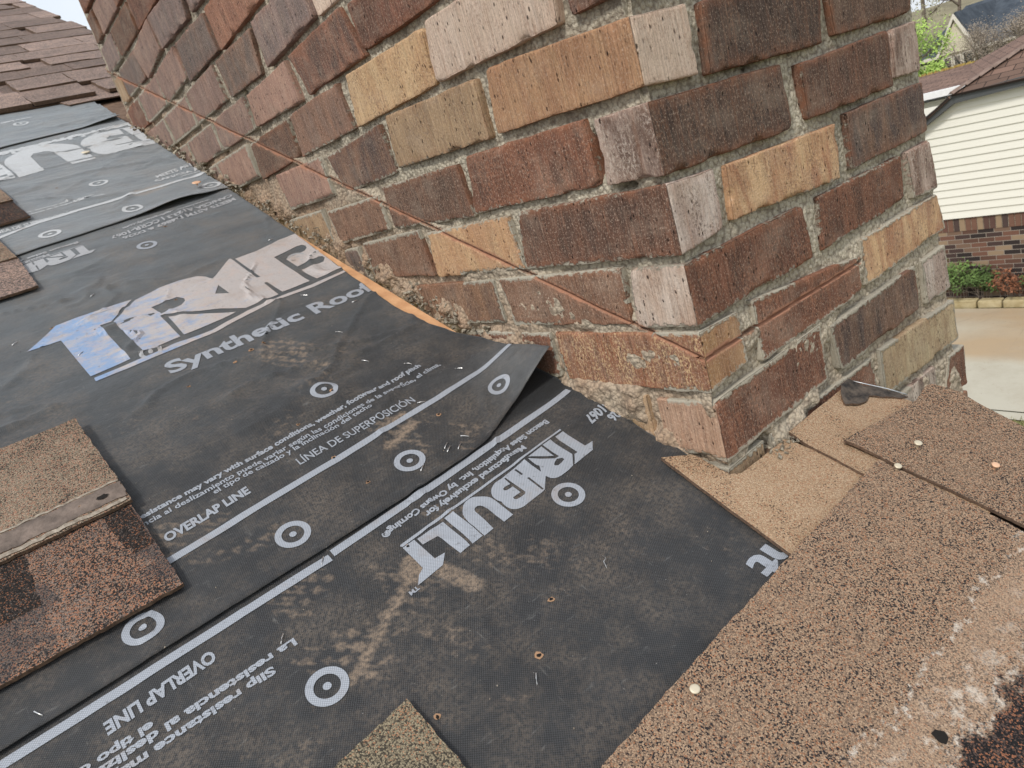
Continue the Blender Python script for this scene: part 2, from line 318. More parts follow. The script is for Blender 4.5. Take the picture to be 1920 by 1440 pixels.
BRICKS=[(0,-14,0,'rb',(0.2261,1.1228),(0,1.1224),(0,1.0575),(0.2261,1.058)),
(0,-14,1,'rd',(0.4831,1.122),(0.2422,1.1228),(0.2422,1.058),(0.4831,1.0571)),
(0,-14,2,'mv',(0.7319,1.1205),(0.4987,1.1219),(0.4987,1.057),(0.7319,1.0557)),
(0,-14,3,'tn',(0.974,1.1192),(0.747,1.1204),(0.747,1.0556),(0.974,1.0544)),
(0,-14,4,'rb',(1.2109,1.1189),(0.9888,1.1191),(0.9888,1.0543),(1.2109,1.054)),
(0,-14,5,'tn',(1.444,1.1202),(1.2254,1.1189),(1.2254,1.054),(1.444,1.0554)),
(0,-14,6,'mg',(1.6748,1.1241),(1.4583,1.1204),(1.4583,1.0555),(1.6748,1.0592)),
(0,-14,7,'rb',(1.85,1.1278),(1.689,1.1244),(1.689,1.0596),(1.85,1.0629)),
(0,-13,0,'rb',(0.0607,1.0427),(0,1.0424),(0,0.9775),(0.0607,0.9779)),
(0,-13,0.5,'rb',(0.3236,1.0426),(0.0773,1.0427),(0.0773,0.9779),(0.3236,0.9778)),
(0,-13,1.5,'tn',(0.5774,1.0414),(0.3396,1.0426),(0.3396,0.9777),(0.5774,0.9766)),
(0,-13,2.5,'db',(0.8235,1.0399),(0.5928,1.0413),(0.5928,0.9765),(0.8235,0.9751)),
(0,-13,3.5,'mg',(1.0635,1.0389),(0.8385,1.0399),(0.8385,0.975),(1.0635,0.9741)),
(0,-13,4.5,'bg',(1.2987,1.0391),(1.0781,1.0389),(1.0781,0.974),(1.2987,0.9743)),
(0,-13,5.5,'db',(1.5308,1.0413),(1.3132,1.0392),(1.3132,0.9744),(1.5308,0.9765)),
(0,-13,6.5,'rm',(1.7611,1.0463),(1.5451,1.0416),(1.5451,0.9767),(1.7611,0.9815)),
(0,-13,7.5,'mv',(1.85,1.0478),(1.7754,1.0468),(1.7754,0.9819),(1.85,0.9829)),
(0,-12,0,'rb',(0.2261,0.9628),(0,0.9624),(0,0.8975),(0.2261,0.898)),
(0,-12,1,'rd',(0.4831,0.962),(0.2422,0.9628),(0.2422,0.898),(0.4831,0.8971)),
(0,-12,2,'rd',(0.7319,0.9605),(0.4987,0.9619),(0.4987,0.897),(0.7319,0.8957)),
(0,-12,3,'bg',(0.974,0.9592),(0.747,0.9604),(0.747,0.8956),(0.974,0.8944)),
(0,-12,4,'bg',(1.2109,0.9589),(0.9888,0.9591),(0.9888,0.8943),(1.2109,0.894)),
(0,-12,5,'tn',(1.444,0.9602),(1.2254,0.9589),(1.2254,0.894),(1.444,0.8954)),
(0,-12,6,'mg',(1.6748,0.9641),(1.4583,0.9604),(1.4583,0.8955),(1.6748,0.8992)),
(0,-12,7,'rd',(1.85,0.9678),(1.689,0.9644),(1.689,0.8996),(1.85,0.9029)),
(0,-11,0,'tn',(0.0607,0.8827),(0,0.8824),(0,0.8175),(0.0607,0.8179)),
(0,-11,0.5,'mv',(0.3236,0.8826),(0.0773,0.8827),(0.0773,0.8179),(0.3236,0.8178)),
(0,-11,1.5,'mg',(0.5774,0.8814),(0.3396,0.8826),(0.3396,0.8177),(0.5774,0.8166)),
(0,-11,2.5,'rb',(0.8235,0.8799),(0.5928,0.8813),(0.5928,0.8165),(0.8235,0.8151)),
(0,-11,3.5,'mv',(1.0635,0.8789),(0.8385,0.8799),(0.8385,0.815),(1.0635,0.8141)),
(0,-11,4.5,'tn',(1.2987,0.8791),(1.0781,0.8789),(1.0781,0.814),(1.2987,0.8143)),
(0,-11,5.5,'rm',(1.5308,0.8813),(1.3132,0.8792),(1.3132,0.8144),(1.5308,0.8165)),
(0,-11,6.5,'mv',(1.7611,0.8863),(1.5451,0.8816),(1.5451,0.8167),(1.7611,0.8215)),
(0,-11,7.5,'mv',(1.85,0.8878),(1.7754,0.8868),(1.7754,0.8219),(1.85,0.8229)),
(0,-10,0,'rm',(0.2261,0.8028),(0,0.8024),(0,0.7375),(0.2261,0.738)),
(0,-10,1,'mg',(0.4831,0.802),(0.2422,0.8028),(0.2422,0.738),(0.4831,0.7371)),
(0,-10,2,'rm',(0.7319,0.8005),(0.4987,0.8019),(0.4987,0.737),(0.7319,0.7357)),
(0,-10,3,'mg',(0.974,0.7992),(0.747,0.8004),(0.747,0.7356),(0.974,0.7344)),
(0,-10,4,'mg',(1.2109,0.7989),(0.9888,0.7991),(0.9888,0.7343),(1.2109,0.734)),
(0,-10,5,'mv',(1.444,0.8002),(1.2254,0.7989),(1.2254,0.734),(1.444,0.7354)),
(0,-10,6,'mv',(1.6748,0.8041),(1.4583,0.8004),(1.4583,0.7355),(1.6748,0.7392)),
(0,-10,7,'mv',(1.85,0.8078),(1.689,0.8044),(1.689,0.7396),(1.85,0.7429)),
(0,-9,0,'mv',(0.0607,0.7227),(0,0.7224),(0,0.6575),(0.0607,0.6579)),
(0,-9,0.5,'rb',(0.3236,0.7226),(0.0773,0.7227),(0.0773,0.6579),(0.3236,0.6578)),
(0,-9,1.5,'mg',(0.5774,0.7214),(0.3396,0.7226),(0.3396,0.6577),(0.5774,0.6566)),
(0,-9,2.5,'bg',(0.8235,0.7199),(0.5928,0.7213),(0.5928,0.6565),(0.8235,0.6551)),
(0,-9,3.5,'rm',(1.0635,0.7189),(0.8385,0.7199),(0.8385,0.655),(1.0635,0.6541)),
(0,-9,4.5,'rb',(1.2987,0.7191),(1.0781,0.7189),(1.0781,0.654),(1.2987,0.6543)),
(0,-9,5.5,'tn',(1.5308,0.7213),(1.3132,0.7192),(1.3132,0.6544),(1.5308,0.6565)),
(0,-9,6.5,'mg',(1.7611,0.7263),(1.5451,0.7216),(1.5451,0.6567),(1.7611,0.6615)),
(0,-9,7.5,'bg',(1.85,0.7278),(1.7754,0.7268),(1.7754,0.6619),(1.85,0.6629)),
(0,-8,0,'rb',(0.2261,0.6428),(0,0.6424),(0,0.5775),(0.2261,0.578)),
(0,-8,1,'rb',(0.4831,0.642),(0.2422,0.6428),(0.2422,0.578),(0.4831,0.5771)),
(0,-8,2,'mg',(0.7319,0.6405),(0.4987,0.6419),(0.4987,0.577),(0.7319,0.5757)),
(0,-8,3,'rb',(0.974,0.6392),(0.747,0.6404),(0.747,0.5756),(0.974,0.5744)),
(0,-8,4,'rd',(1.2109,0.6389),(0.9888,0.6391),(0.9888,0.5743),(1.2109,0.574)),
(0,-8,5,'rm',(1.444,0.6402),(1.2254,0.6389),(1.2254,0.574),(1.444,0.5754)),
(0,-8,6,'mv',(1.6748,0.6441),(1.4583,0.6404),(1.4583,0.5755),(1.6748,0.5792)),
(0,-8,7,'rd',(1.85,0.6478),(1.689,0.6444),(1.689,0.5796),(1.85,0.5829)),
(0,-7,0,'db',(0.0607,0.5627),(0,0.5624),(0,0.4975),(0.0607,0.4979)),
(0,-7,0.5,'rm',(0.3236,0.5626),(0.0773,0.5627),(0.0773,0.4979),(0.3236,0.4978)),
(0,-7,1.5,'tn',(0.5774,0.5614),(0.3396,0.5626),(0.3396,0.4977),(0.5774,0.4966)),
(0,-7,2.5,'rd',(0.8235,0.5599),(0.5928,0.5613),(0.5928,0.4965),(0.8235,0.4951)),
(0,-7,3.5,'tn',(1.0635,0.5589),(0.8385,0.5599),(0.8385,0.495),(1.0635,0.4941)),
(0,-7,4.5,'bg',(1.2987,0.5591),(1.0781,0.5589),(1.0781,0.494),(1.2987,0.4943)),
(0,-7,5.5,'rb',(1.5308,0.5613),(1.3132,0.5592),(1.3132,0.4944),(1.5308,0.4965)),
(0,-7,6.5,'mv',(1.7611,0.5663),(1.5451,0.5616),(1.5451,0.4967),(1.7611,0.5015)),
(0,-7,7.5,'db',(1.85,0.5678),(1.7754,0.5668),(1.7754,0.5019),(1.85,0.5029)),
(0,-6,0,'bg',(0.2261,0.4828),(0,0.4824),(0,0.4175),(0.2261,0.418)),
(0,-6,1,'tn',(0.4831,0.482),(0.2422,0.4828),(0.2422,0.418),(0.4831,0.4171)),
(0,-6,2,'db',(0.7319,0.4805),(0.4987,0.4819),(0.4987,0.417),(0.7319,0.4157)),
(0,-6,3,'tn',(0.974,0.4792),(0.747,0.4804),(0.747,0.4156),(0.974,0.4144)),
(0,-6,4,'mv',(1.2109,0.4789),(0.9888,0.4791),(0.9888,0.4143),(1.2109,0.414)),
(0,-6,5,'rd',(1.444,0.4802),(1.2254,0.4789),(1.2254,0.414),(1.444,0.4154)),
(0,-6,6,'db',(1.6748,0.4841),(1.4583,0.4804),(1.4583,0.4155),(1.6748,0.4192)),
(0,-6,7,'mg',(1.85,0.4878),(1.689,0.4844),(1.689,0.4196),(1.85,0.4229)),
(0,-5,0,'rm',(0.0607,0.4027),(0,0.4024),(0,0.334),(0.0607,0.3343)),
(0,-5,0.5,'db',(0.3236,0.4026),(0.0773,0.4027),(0.0773,0.3344),(0.3236,0.3342)),
(0,-5,1.5,'rb',(0.5774,0.4014),(0.3396,0.4026),(0.3396,0.3342),(0.5774,0.3331)),
(0,-5,2.5,'bg',(0.8235,0.3999),(0.5928,0.4013),(0.5928,0.333),(0.8235,0.3316)),
(0,-5,3.5,'mg',(1.0635,0.3989),(0.8385,0.3999),(0.8385,0.3315),(1.0635,0.3305)),
(0,-5,4.5,'mg',(1.3378,0.409),(1.0781,0.3989),(1.1027,0.3321),(1.3204,0.3394)),
(0,-5,5.5,'mv',(1.5663,0.398),(1.3555,0.4123),(1.3432,0.3425),(1.5226,0.3252)),
(0,-5,6.5,'bg',(1.7611,0.4063),(1.5451,0.4016),(1.5451,0.3332),(1.7611,0.338)),
(0,-5,7.5,'tn',(1.85,0.4078),(1.7754,0.4068),(1.7754,0.3384),(1.85,0.3394)),
(0,-4,0,'mv',(0.2261,0.3193),(0,0.3188),(0,0.2499),(0.2261,0.2504)),
(0,-4,1,'rm',(0.4831,0.3184),(0.2422,0.3193),(0.2422,0.2503),(0.4831,0.2495)),
(0,-4,2,'mg',(0.7319,0.317),(0.4987,0.3183),(0.4987,0.2494),(0.7319,0.248)),
(0,-4,3,'rr',(0.9961,0.3145),(0.747,0.3169),(0.747,0.2479),(0.9852,0.2394)),
(0,-4,4,'bg',(1.2307,0.321),(1.0138,0.3135),(1.0058,0.2434),(1.2276,0.243)),
(0,-4,5,'mv',(1.4753,0.3191),(1.2646,0.3255),(1.2405,0.2553),(1.444,0.2478)),
(0,-4,6,'mv',(1.6748,0.3205),(1.4583,0.3168),(1.4583,0.2479),(1.6748,0.2516)),
(0,-4,7,'rd',(1.85,0.3242),(1.689,0.3209),(1.689,0.252),(1.85,0.2553)),
(0,-3,0,'rb',(0.0612,0.2349),(0,0.2346),(0,0.168),(0.064,0.1683)),
(0,-3,0.5,'bg',(0.3236,0.2348),(0.0777,0.2349),(0.0803,0.1684),(0.3234,0.1683)),
(0,-3,1.5,'wh',(0.5769,0.2336),(0.3395,0.2348),(0.3392,0.1682),(0.5738,0.1672)),
(0,-3,2.5,'mg',(0.8054,0.2319),(0.5923,0.2336),(0.584,0.1699),(0.8066,0.1597)),
(0,-3,3.5,'dg',(1.0456,0.2327),(0.8309,0.2285),(0.8484,0.1592),(1.0333,0.1623)),
(0,-3,4.5,'mv',(1.2898,0.2335),(1.0721,0.2339),(1.0634,0.1653),(1.2849,0.1651)),
(0,-3,5.5,'mv',(1.5286,0.2336),(1.3114,0.2314),(1.2991,0.1651),(1.5136,0.1673)),
(0,-3,6.5,'mv',(1.7585,0.2386),(1.5429,0.2338),(1.5277,0.1676),(1.7405,0.1724)),
(0,-2,0,'rb',(0.2274,0.1531),(0,0.1526),(0,0.091),(0.2282,0.0915)),
(0,-2,1,'rd',(0.4803,0.1523),(0.2433,0.153),(0.2439,0.0915),(0.4783,0.0908)),
(0,-2,2,'rx',(0.7192,0.1511),(0.5079,0.1576),(0.4781,0.0862),(0.6866,0.0836)),
(0,-2,3,'pk',(0.9471,0.1444),(0.7407,0.1503),(0.7268,0.0822),(0.9604,0.0894)),
(0,-2,4,'mv',(1.1958,0.1494),(0.9775,0.1496),(0.9698,0.0882),(1.1855,0.088)),
(0,-2,5,'mv',(1.4248,0.1508),(1.21,0.1494),(1.1996,0.0881),(1.4117,0.0895)),
(0,-2,6,'mv',(1.6515,0.1548),(1.4388,0.151),(1.4256,0.0897),(1.6356,0.0935)),
(0,-1,0,'dp',(0.0678,0.0759),(0,0.0756),(0,0.0073),(0.0704,0.0077)),
(0,-1,0.5,'wh',(0.3166,0.0779),(0.0839,0.076),(0.0913,0.0073),(0.3283,0.0091)),
(0,-1,1.5,'yl',(0.5503,0.0764),(0.3272,0.0738),(0.331,0.0091),(0.5653,0.0056)),
(0,-1,2.5,'rm',(0.7932,0.0733),(0.5894,0.0749),(0.5792,0.0053),(0.7974,0.0032)),
(0,-1,3.5,'db',(1.0319,0.0685),(0.8106,0.0698),(0.8162,0.0057),(1.0313,-0.001)),
(0,-1,4.5,'pk',(1.2679,0.073),(1.0544,0.0727),(1.0446,0.0047),(1.2552,0.0051)),
(0,-1,5.5,'mv',(1.4924,0.0754),(1.2819,0.0731),(1.269,0.0052),(1.4767,0.0075)),
(0,0,0,'og',(0.2261,-0.001),(0,-0.0165),(0,-0.076),(0.234,-0.0722)),
(0,0,1,'tn',(0.4744,-0.0001),(0.2513,-0.0063),(0.2515,-0.0737),(0.4851,-0.0708)),
(0,0,2,'dp',(0.7043,-0.0155),(0.5044,-0.0058),(0.4936,-0.0757),(0.6784,-0.0804)),
(0,0,3,'pk',(0.9527,-0.0071),(0.7306,-0.0108),(0.7263,-0.0782),(0.9393,-0.0761)),
(0,0,4,'mt',(1.1687,-0.0105),(0.9573,-0.0104),(0.9483,-0.0796),(1.1568,-0.0796)),
(0,1,0,'wp',(0.0748,-0.0925),(0,-0.0926),(0,-0.1602),(0.0766,-0.1572)),
(0,1,0.5,'rb',(0.3197,-0.0865),(0.0921,-0.0888),(0.0899,-0.1567),(0.3294,-0.1577)),
(0,1,1.5,'db',(0.5589,-0.0899),(0.3409,-0.0918),(0.3344,-0.1622),(0.5627,-0.1553)),
(0,1,2.5,'br',(0.7829,-0.1007),(0.5778,-0.0999),(0.5759,-0.1557),(0.7707,-0.1607)),
(0,1,3.5,'tn',(1.0163,-0.0949),(0.8056,-0.0942),(0.7989,-0.1591),(1.0068,-0.1597)),
(0,2,0,'dr',(0.2379,-0.1688),(0,-0.1698),(0,-0.2388),(0.2562,-0.24)),
(0,2,1,'gd',(0.4663,-0.1719),(0.2633,-0.1706),(0.2556,-0.2386),(0.4727,-0.2382)),
(0,2,2,'br',(0.6866,-0.1691),(0.4912,-0.1653),(0.482,-0.2351),(0.6832,-0.2274)),
(0,2,3,'bg',(0.9222,-0.1747),(0.7129,-0.1738),(0.7073,-0.2377),(0.9138,-0.2385)),
(0,3,0,'ww',(0.0798,-0.2516),(0,-0.252),(0,-0.3159),(0.083,-0.3165)),
(0,3,0.5,'br',(0.3233,-0.2512),(0.0893,-0.2498),(0.094,-0.3146),(0.3123,-0.3157)),
(0,3,1.5,'bo',(0.5516,-0.252),(0.3349,-0.2513),(0.3339,-0.3134),(0.548,-0.3142)),
(0,3,2.5,'mv',(0.7753,-0.2531),(0.5657,-0.2521),(0.5619,-0.3142),(0.7689,-0.3152)),
(0,4,0,'rg',(0.2375,-0.3287),(0,-0.3247),(0,-0.3913),(0.2325,-0.396)),
(0,4,1,'rb',(0.4625,-0.3289),(0.2461,-0.3285),(0.2461,-0.3903),(0.4599,-0.3906)),
(0,5,0,'bt',(0.0842,-0.4086),(0,-0.4038),(0,-0.4747),(0.0841,-0.4702)),
(0,5,0.5,'tn',(0.3182,-0.4053),(0.0995,-0.4057),(0.1013,-0.4699),(0.3172,-0.4695)),
(0,6,0,'rb',(0.2318,-0.4845),(0,-0.4855),(0,-0.5481),(0.2318,-0.5471)),
(1,-14,0,'wp',(0,1.0956),(0.1227,1.0977),(0.1227,1.0329),(0,1.0308)),
(1,-14,0.5,'br',(0.1361,1.0981),(0.3449,1.103),(0.3449,1.0382),(0.1361,1.0333)),
(1,-14,1.5,'br',(0.3587,1.1034),(0.5581,1.1114),(0.5581,1.0465),(0.3587,1.0385)),
(1,-13,0,'rb',(0,1.0156),(0.2608,1.0211),(0.2608,0.9562),(0,0.9508)),
(1,-13,1,'gr',(0.2747,1.0214),(0.4812,1.0274),(0.4812,0.9626),(0.2747,0.9565)),
(1,-13,2,'dk',(0.4942,1.028),(0.5581,1.0314),(0.5581,0.9665),(0.4942,0.9632)),
(1,-12,0,'dk',(0,0.9356),(0.1227,0.9377),(0.1227,0.8729),(0,0.8708)),
(1,-12,0.5,'rb',(0.1361,0.9381),(0.3449,0.943),(0.3449,0.8782),(0.1361,0.8733)),
(1,-12,1.5,'dp',(0.3587,0.9434),(0.5581,0.9514),(0.5581,0.8865),(0.3587,0.8785)),
(1,-11,0,'db',(0,0.8556),(0.2608,0.8611),(0.2608,0.7962),(0,0.7908)),
(1,-11,1,'br',(0.2747,0.8614),(0.4812,0.8674),(0.4812,0.8026),(0.2747,0.7965)),
(1,-11,2,'dp',(0.4942,0.868),(0.5581,0.8714),(0.5581,0.8065),(0.4942,0.8032)),
(1,-10,0,'rb',(0,0.7756),(0.1227,0.7777),(0.1227,0.7129),(0,0.7108)),
(1,-10,0.5,'rb',(0.1361,0.7781),(0.3449,0.783),(0.3449,0.7182),(0.1361,0.7133)),
(1,-10,1.5,'db',(0.3587,0.7834),(0.5581,0.7914),(0.5581,0.7265),(0.3587,0.7185)),
(1,-9,0,'dk',(0,0.6956),(0.2608,0.7011),(0.2608,0.6362),(0,0.6308)),
(1,-9,1,'gr',(0.2747,0.7014),(0.4812,0.7074),(0.4812,0.6426),(0.2747,0.6365)),
(1,-9,2,'br',(0.4942,0.708),(0.5581,0.7114),(0.5581,0.6465),(0.4942,0.6432)),
(1,-8,0,'db',(0,0.6156),(0.1227,0.6177),(0.1227,0.5529),(0,0.5508)),
(1,-8,0.5,'gr',(0.1361,0.6181),(0.3449,0.623),(0.3449,0.5582),(0.1361,0.5533)),
(1,-8,1.5,'br',(0.3587,0.6234),(0.5581,0.6314),(0.5581,0.5665),(0.3587,0.5585)),
(1,-7,0,'dp',(0,0.5356),(0.2608,0.5411),(0.2608,0.4762),(0,0.4708)),
(1,-7,1,'dk',(0.2747,0.5414),(0.4812,0.5474),(0.4812,0.4826),(0.2747,0.4765)),
(1,-7,2,'rb',(0.4942,0.548),(0.5581,0.5514),(0.5581,0.4865),(0.4942,0.4832)),
(1,-6,0,'gr',(0,0.4556),(0.1227,0.4577),(0.1227,0.3929),(0,0.3908)),
(1,-6,0.5,'dp',(0.1361,0.4581),(0.3449,0.463),(0.3449,0.3982),(0.1361,0.3933)),
(1,-6,1.5,'db',(0.3587,0.4634),(0.5581,0.4714),(0.5581,0.4065),(0.3587,0.3985)),
(1,-5,0,'br',(0,0.3756),(0.2608,0.3811),(0.2608,0.3127),(0,0.3072)),
(1,-5,1,'br',(0.2747,0.3814),(0.4812,0.3874),(0.4812,0.3191),(0.2747,0.313)),
(1,-5,2,'db',(0.4942,0.388),(0.5581,0.3914),(0.5581,0.323),(0.4942,0.3196)),
(1,-4,0,'gr',(0,0.2921),(0.1227,0.2942),(0.1227,0.2253),(0,0.2232)),
(1,-4,0.5,'dp',(0.1361,0.2946),(0.3449,0.2995),(0.3449,0.2306),(0.1361,0.2257)),
(1,-4,1.5,'dp',(0.3587,0.2998),(0.5581,0.3078),(0.5581,0.2389),(0.3587,0.2309)),
(1,-3,0,'br',(0,0.2087),(0.2598,0.214),(0.2532,0.1522),(0,0.1477)),
(1,-3,1,'db',(0.2737,0.2143),(0.4806,0.2203),(0.4771,0.1577),(0.2673,0.1525)),
(1,-3,2,'dk',(0.4937,0.2208),(0.5577,0.2241),(0.5554,0.1612),(0.4904,0.1582)),
(1,-2,0,'dk',(0,0.1335),(0.1109,0.1353),(0.1038,0.078),(0,0.0765)),
(1,-2,0.5,'gr',(0.1246,0.1356),(0.3375,0.1394),(0.3333,0.0813),(0.1177,0.0782)),
(1,-2,1.5,'gr',(0.3515,0.1397),(0.5549,0.1466),(0.5536,0.0877),(0.3475,0.0816)),
(1,-1,0,'rb',(0,0.0621),(0.2452,0.0656),(0.2403,0.0008),(0,-0.0018)),
(1,-1,1,'wp',(0.2596,0.0658),(0.4735,0.0698),(0.4718,0.0042),(0.2549,0.0009)),
(1,-1,2,'rb',(0.487,0.0703),(0.5534,0.073),(0.5529,0.007),(0.4855,0.0046)),
(1,0,0,'wh',(0,-0.0163),(0.0938,-0.0151),(0.0731,-0.0789),(0,-0.0821)),
(1,0,0.5,'dk',(0.108,-0.015),(0.3279,-0.013),(0.3135,-0.0834),(0.1012,-0.081)),
(1,0,1.5,'db',(0.3424,-0.0129),(0.5529,-0.0079),(0.5465,-0.0777),(0.3514,-0.0786)),
(1,1,0,'dk',(0,-0.0966),(0.2346,-0.0929),(0.2285,-0.1621),(0,-0.159)),
(1,1,1,'dr',(0.2621,-0.1002),(0.4751,-0.0916),(0.4686,-0.1589),(0.2634,-0.1597)),
(1,1,2,'wp',(0.4849,-0.0928),(0.5537,-0.0908),(0.551,-0.1522),(0.4812,-0.1509)),
(1,2,0,'wm',(0,-0.1737),(0.0809,-0.1733),(0.0677,-0.2338),(0,-0.2374)),
(1,2,0.5,'gr',(0.0977,-0.1742),(0.3185,-0.1778),(0.3103,-0.2404),(0.0928,-0.2296)),
(1,2,1.5,'dp',(0.3473,-0.171),(0.5545,-0.1705),(0.5548,-0.2342),(0.3469,-0.2362)),
(1,3,0,'rb',(0,-0.2507),(0.2275,-0.251),(0.2263,-0.3134),(0,-0.3118)),
(1,3,1,'rb',(0.2595,-0.2513),(0.4695,-0.2515),(0.4668,-0.309),(0.2533,-0.3133)),
(1,3,2,'wp',(0.4875,-0.2509),(0.5587,-0.2495),(0.5649,-0.3175),(0.496,-0.3146)),
(1,4,0,'go',(0,-0.3267),(0.0739,-0.3268),(0.0635,-0.3837),(0,-0.3918)),
(1,4,0.5,'rb',(0.0983,-0.3234),(0.3235,-0.3466),(0.3276,-0.3911),(0.0962,-0.3955)),
(1,4,1.5,'gr',(0.3381,-0.329),(0.5629,-0.3278),(0.5743,-0.3811),(0.3382,-0.3889)),
(1,5,0,'rb',(0,-0.4032),(0.2106,-0.3981),(0.2233,-0.4704),(0,-0.4672)),
(1,5,1,'dp',(0.2377,-0.4085),(0.4658,-0.4054),(0.4665,-0.467),(0.2459,-0.4698)),
(1,5,2,'wm',(0.4945,-0.4073),(0.5681,-0.4066),(0.5733,-0.473),(0.4988,-0.4735)),
(1,6,0,'tn',(0,-0.4828),(0.0699,-0.4836),(0.0699,-0.5475),(0,-0.5464)),
(1,6,0.5,'rb',(0.0855,-0.4838),(0.3268,-0.4876),(0.3298,-0.5523),(0.0856,-0.5477)),
(1,6,1.5,'yg',(0.3454,-0.4839),(0.5748,-0.4946),(0.5755,-0.5561),(0.3422,-0.5509)),
(1,7,0,'rb',(0,-0.5617),(0.2321,-0.5659),(0.2349,-0.6334),(0,-0.6284)),
(1,7,1,'ws',(0.2483,-0.5663),(0.4908,-0.5699),(0.4968,-0.6382),(0.2514,-0.6338)),
(1,7,2,'rb',(0.5419,-0.5754),(0.5946,-0.5763),(0.5919,-0.6395),(0.5124,-0.6383)),
(1,8,0,'rb',(0,-0.6437),(0.0711,-0.6451),(0.0711,-0.7099),(0,-0.7085)),
(1,8,0.5,'rb',(0.0871,-0.6454),(0.3353,-0.6511),(0.3353,-0.7159),(0.0871,-0.7103)),
(1,8,1.5,'br',(0.3517,-0.6514),(0.5905,-0.654),(0.5905,-0.7189),(0.3517,-0.7163)),
(1,9,0,'db',(0,-0.7237),(0.2354,-0.7288),(0.2354,-0.7937),(0,-0.7885)),
(1,9,1,'wp',(0.2519,-0.7292),(0.4978,-0.7337),(0.4978,-0.7986),(0.2519,-0.7941)),
(1,9,2,'wp',(0.5134,-0.7338),(0.5905,-0.734),(0.5905,-0.7989),(0.5134,-0.7987)),
(1,10,0,'db',(0,-0.8037),(0.0711,-0.8051),(0.0711,-0.8699),(0,-0.8685)),
(1,10,0.5,'dp',(0.0871,-0.8054),(0.3353,-0.8111),(0.3353,-0.8759),(0.0871,-0.8703)),
(1,10,1.5,'rb',(0.3517,-0.8114),(0.5905,-0.814),(0.5905,-0.8789),(0.3517,-0.8763)),
(1,11,0,'dp',(0,-0.8837),(0.2354,-0.8888),(0.2354,-0.9537),(0,-0.9485)),
(1,11,1,'wp',(0.2519,-0.8892),(0.4978,-0.8937),(0.4978,-0.9586),(0.2519,-0.9541)),
(1,11,2,'wp',(0.5134,-0.8938),(0.5905,-0.894),(0.5905,-0.9589),(0.5134,-0.9587)),
(1,12,0,'dk',(0,-0.9637),(0.0711,-0.9651),(0.0711,-1.0299),(0,-1.0285)),
(1,12,0.5,'wp',(0.0871,-0.9654),(0.3353,-0.9711),(0.3353,-1.0359),(0.0871,-1.0303)),
(1,12,1.5,'dp',(0.3517,-0.9714),(0.5905,-0.974),(0.5905,-1.0389),(0.3517,-1.0363)),
(1,13,0,'gr',(0,-1.0437),(0.2354,-1.0488),(0.2354,-1.1137),(0,-1.1085)),
(1,13,1,'rb',(0.2519,-1.0492),(0.4978,-1.0537),(0.4978,-1.1186),(0.2519,-1.1141)),
(1,13,2,'gr',(0.5134,-1.0538),(0.5905,-1.054),(0.5905,-1.1189),(0.5134,-1.1187)),
(1,14,0,'br',(0,-1.1237),(0.0711,-1.1251),(0.0711,-1.1899),(0,-1.1885)),
(1,14,0.5,'dk',(0.0871,-1.1254),(0.3353,-1.1311),(0.3353,-1.1959),(0.0871,-1.1903)),
(1,14,1.5,'db',(0.3517,-1.1314),(0.5905,-1.134),(0.5905,-1.1989),(0.3517,-1.1963)),
(1,15,0,'dk',(0,-1.2037),(0.2354,-1.2088),(0.2354,-1.2737),(0,-1.2685)),
(1,15,1,'rb',(0.2519,-1.2092),(0.4978,-1.2137),(0.4978,-1.2786),(0.2519,-1.2741)),
(1,15,2,'gr',(0.5134,-1.2138),(0.5905,-1.214),(0.5905,-1.2789),(0.5134,-1.2787)),
(1,16,0,'dk',(0,-1.2837),(0.0711,-1.2851),(0.0711,-1.3499),(0,-1.3485)),
(1,16,0.5,'dk',(0.0871,-1.2854),(0.3353,-1.2911),(0.3353,-1.3559),(0.0871,-1.3503)),
(1,16,1.5,'gr',(0.3517,-1.2914),(0.5905,-1.294),(0.5905,-1.3589),(0.3517,-1.3563)),
(1,17,0,'dk',(0,-1.3637),(0.2354,-1.3688),(0.2354,-1.4337),(0,-1.4285)),
(1,17,1,'rb',(0.2519,-1.3692),(0.4978,-1.3737),(0.4978,-1.4386),(0.2519,-1.4341)),
(1,17,2,'br',(0.5134,-1.3738),(0.5905,-1.374),(0.5905,-1.4389),(0.5134,-1.4387)),
(1,18,0,'dp',(0,-1.4437),(0.0711,-1.4451),(0.0711,-1.5099),(0,-1.5085)),
(1,18,0.5,'gr',(0.0871,-1.4454),(0.3353,-1.4511),(0.3353,-1.5159),(0.0871,-1.5103)),
(1,18,1.5,'br',(0.3517,-1.4514),(0.5905,-1.454),(0.5905,-1.5189),(0.3517,-1.5163)),
(1,19,0,'gr',(0,-1.5237),(0.2354,-1.5288),(0.2354,-1.5937),(0,-1.5885)),
(1,19,1,'gr',(0.2519,-1.5292),(0.4978,-1.5337),(0.4978,-1.5986),(0.2519,-1.5941)),
(1,19,2,'db',(0.5134,-1.5338),(0.5905,-1.534),(0.5905,-1.5989),(0.5134,-1.5987)),
(1,20,0,'wp',(0,-1.6037),(0.0711,-1.6051),(0.0711,-1.6699),(0,-1.6685)),
(1,20,0.5,'db',(0.0871,-1.6054),(0.3353,-1.6111),(0.3353,-1.6759),(0.0871,-1.6703)),
(1,20,1.5,'dk',(0.3517,-1.6114),(0.5905,-1.614),(0.5905,-1.6789),(0.3517,-1.6763)),
(1,21,0,'rb',(0,-1.6837),(0.2354,-1.6888),(0.2354,-1.7537),(0,-1.7485)),
(1,21,1,'gr',(0.2519,-1.6892),(0.4978,-1.6937),(0.4978,-1.7586),(0.2519,-1.7541)),
(1,21,2,'dk',(0.5134,-1.6938),(0.5905,-1.694),(0.5905,-1.7589),(0.5134,-1.7587)),
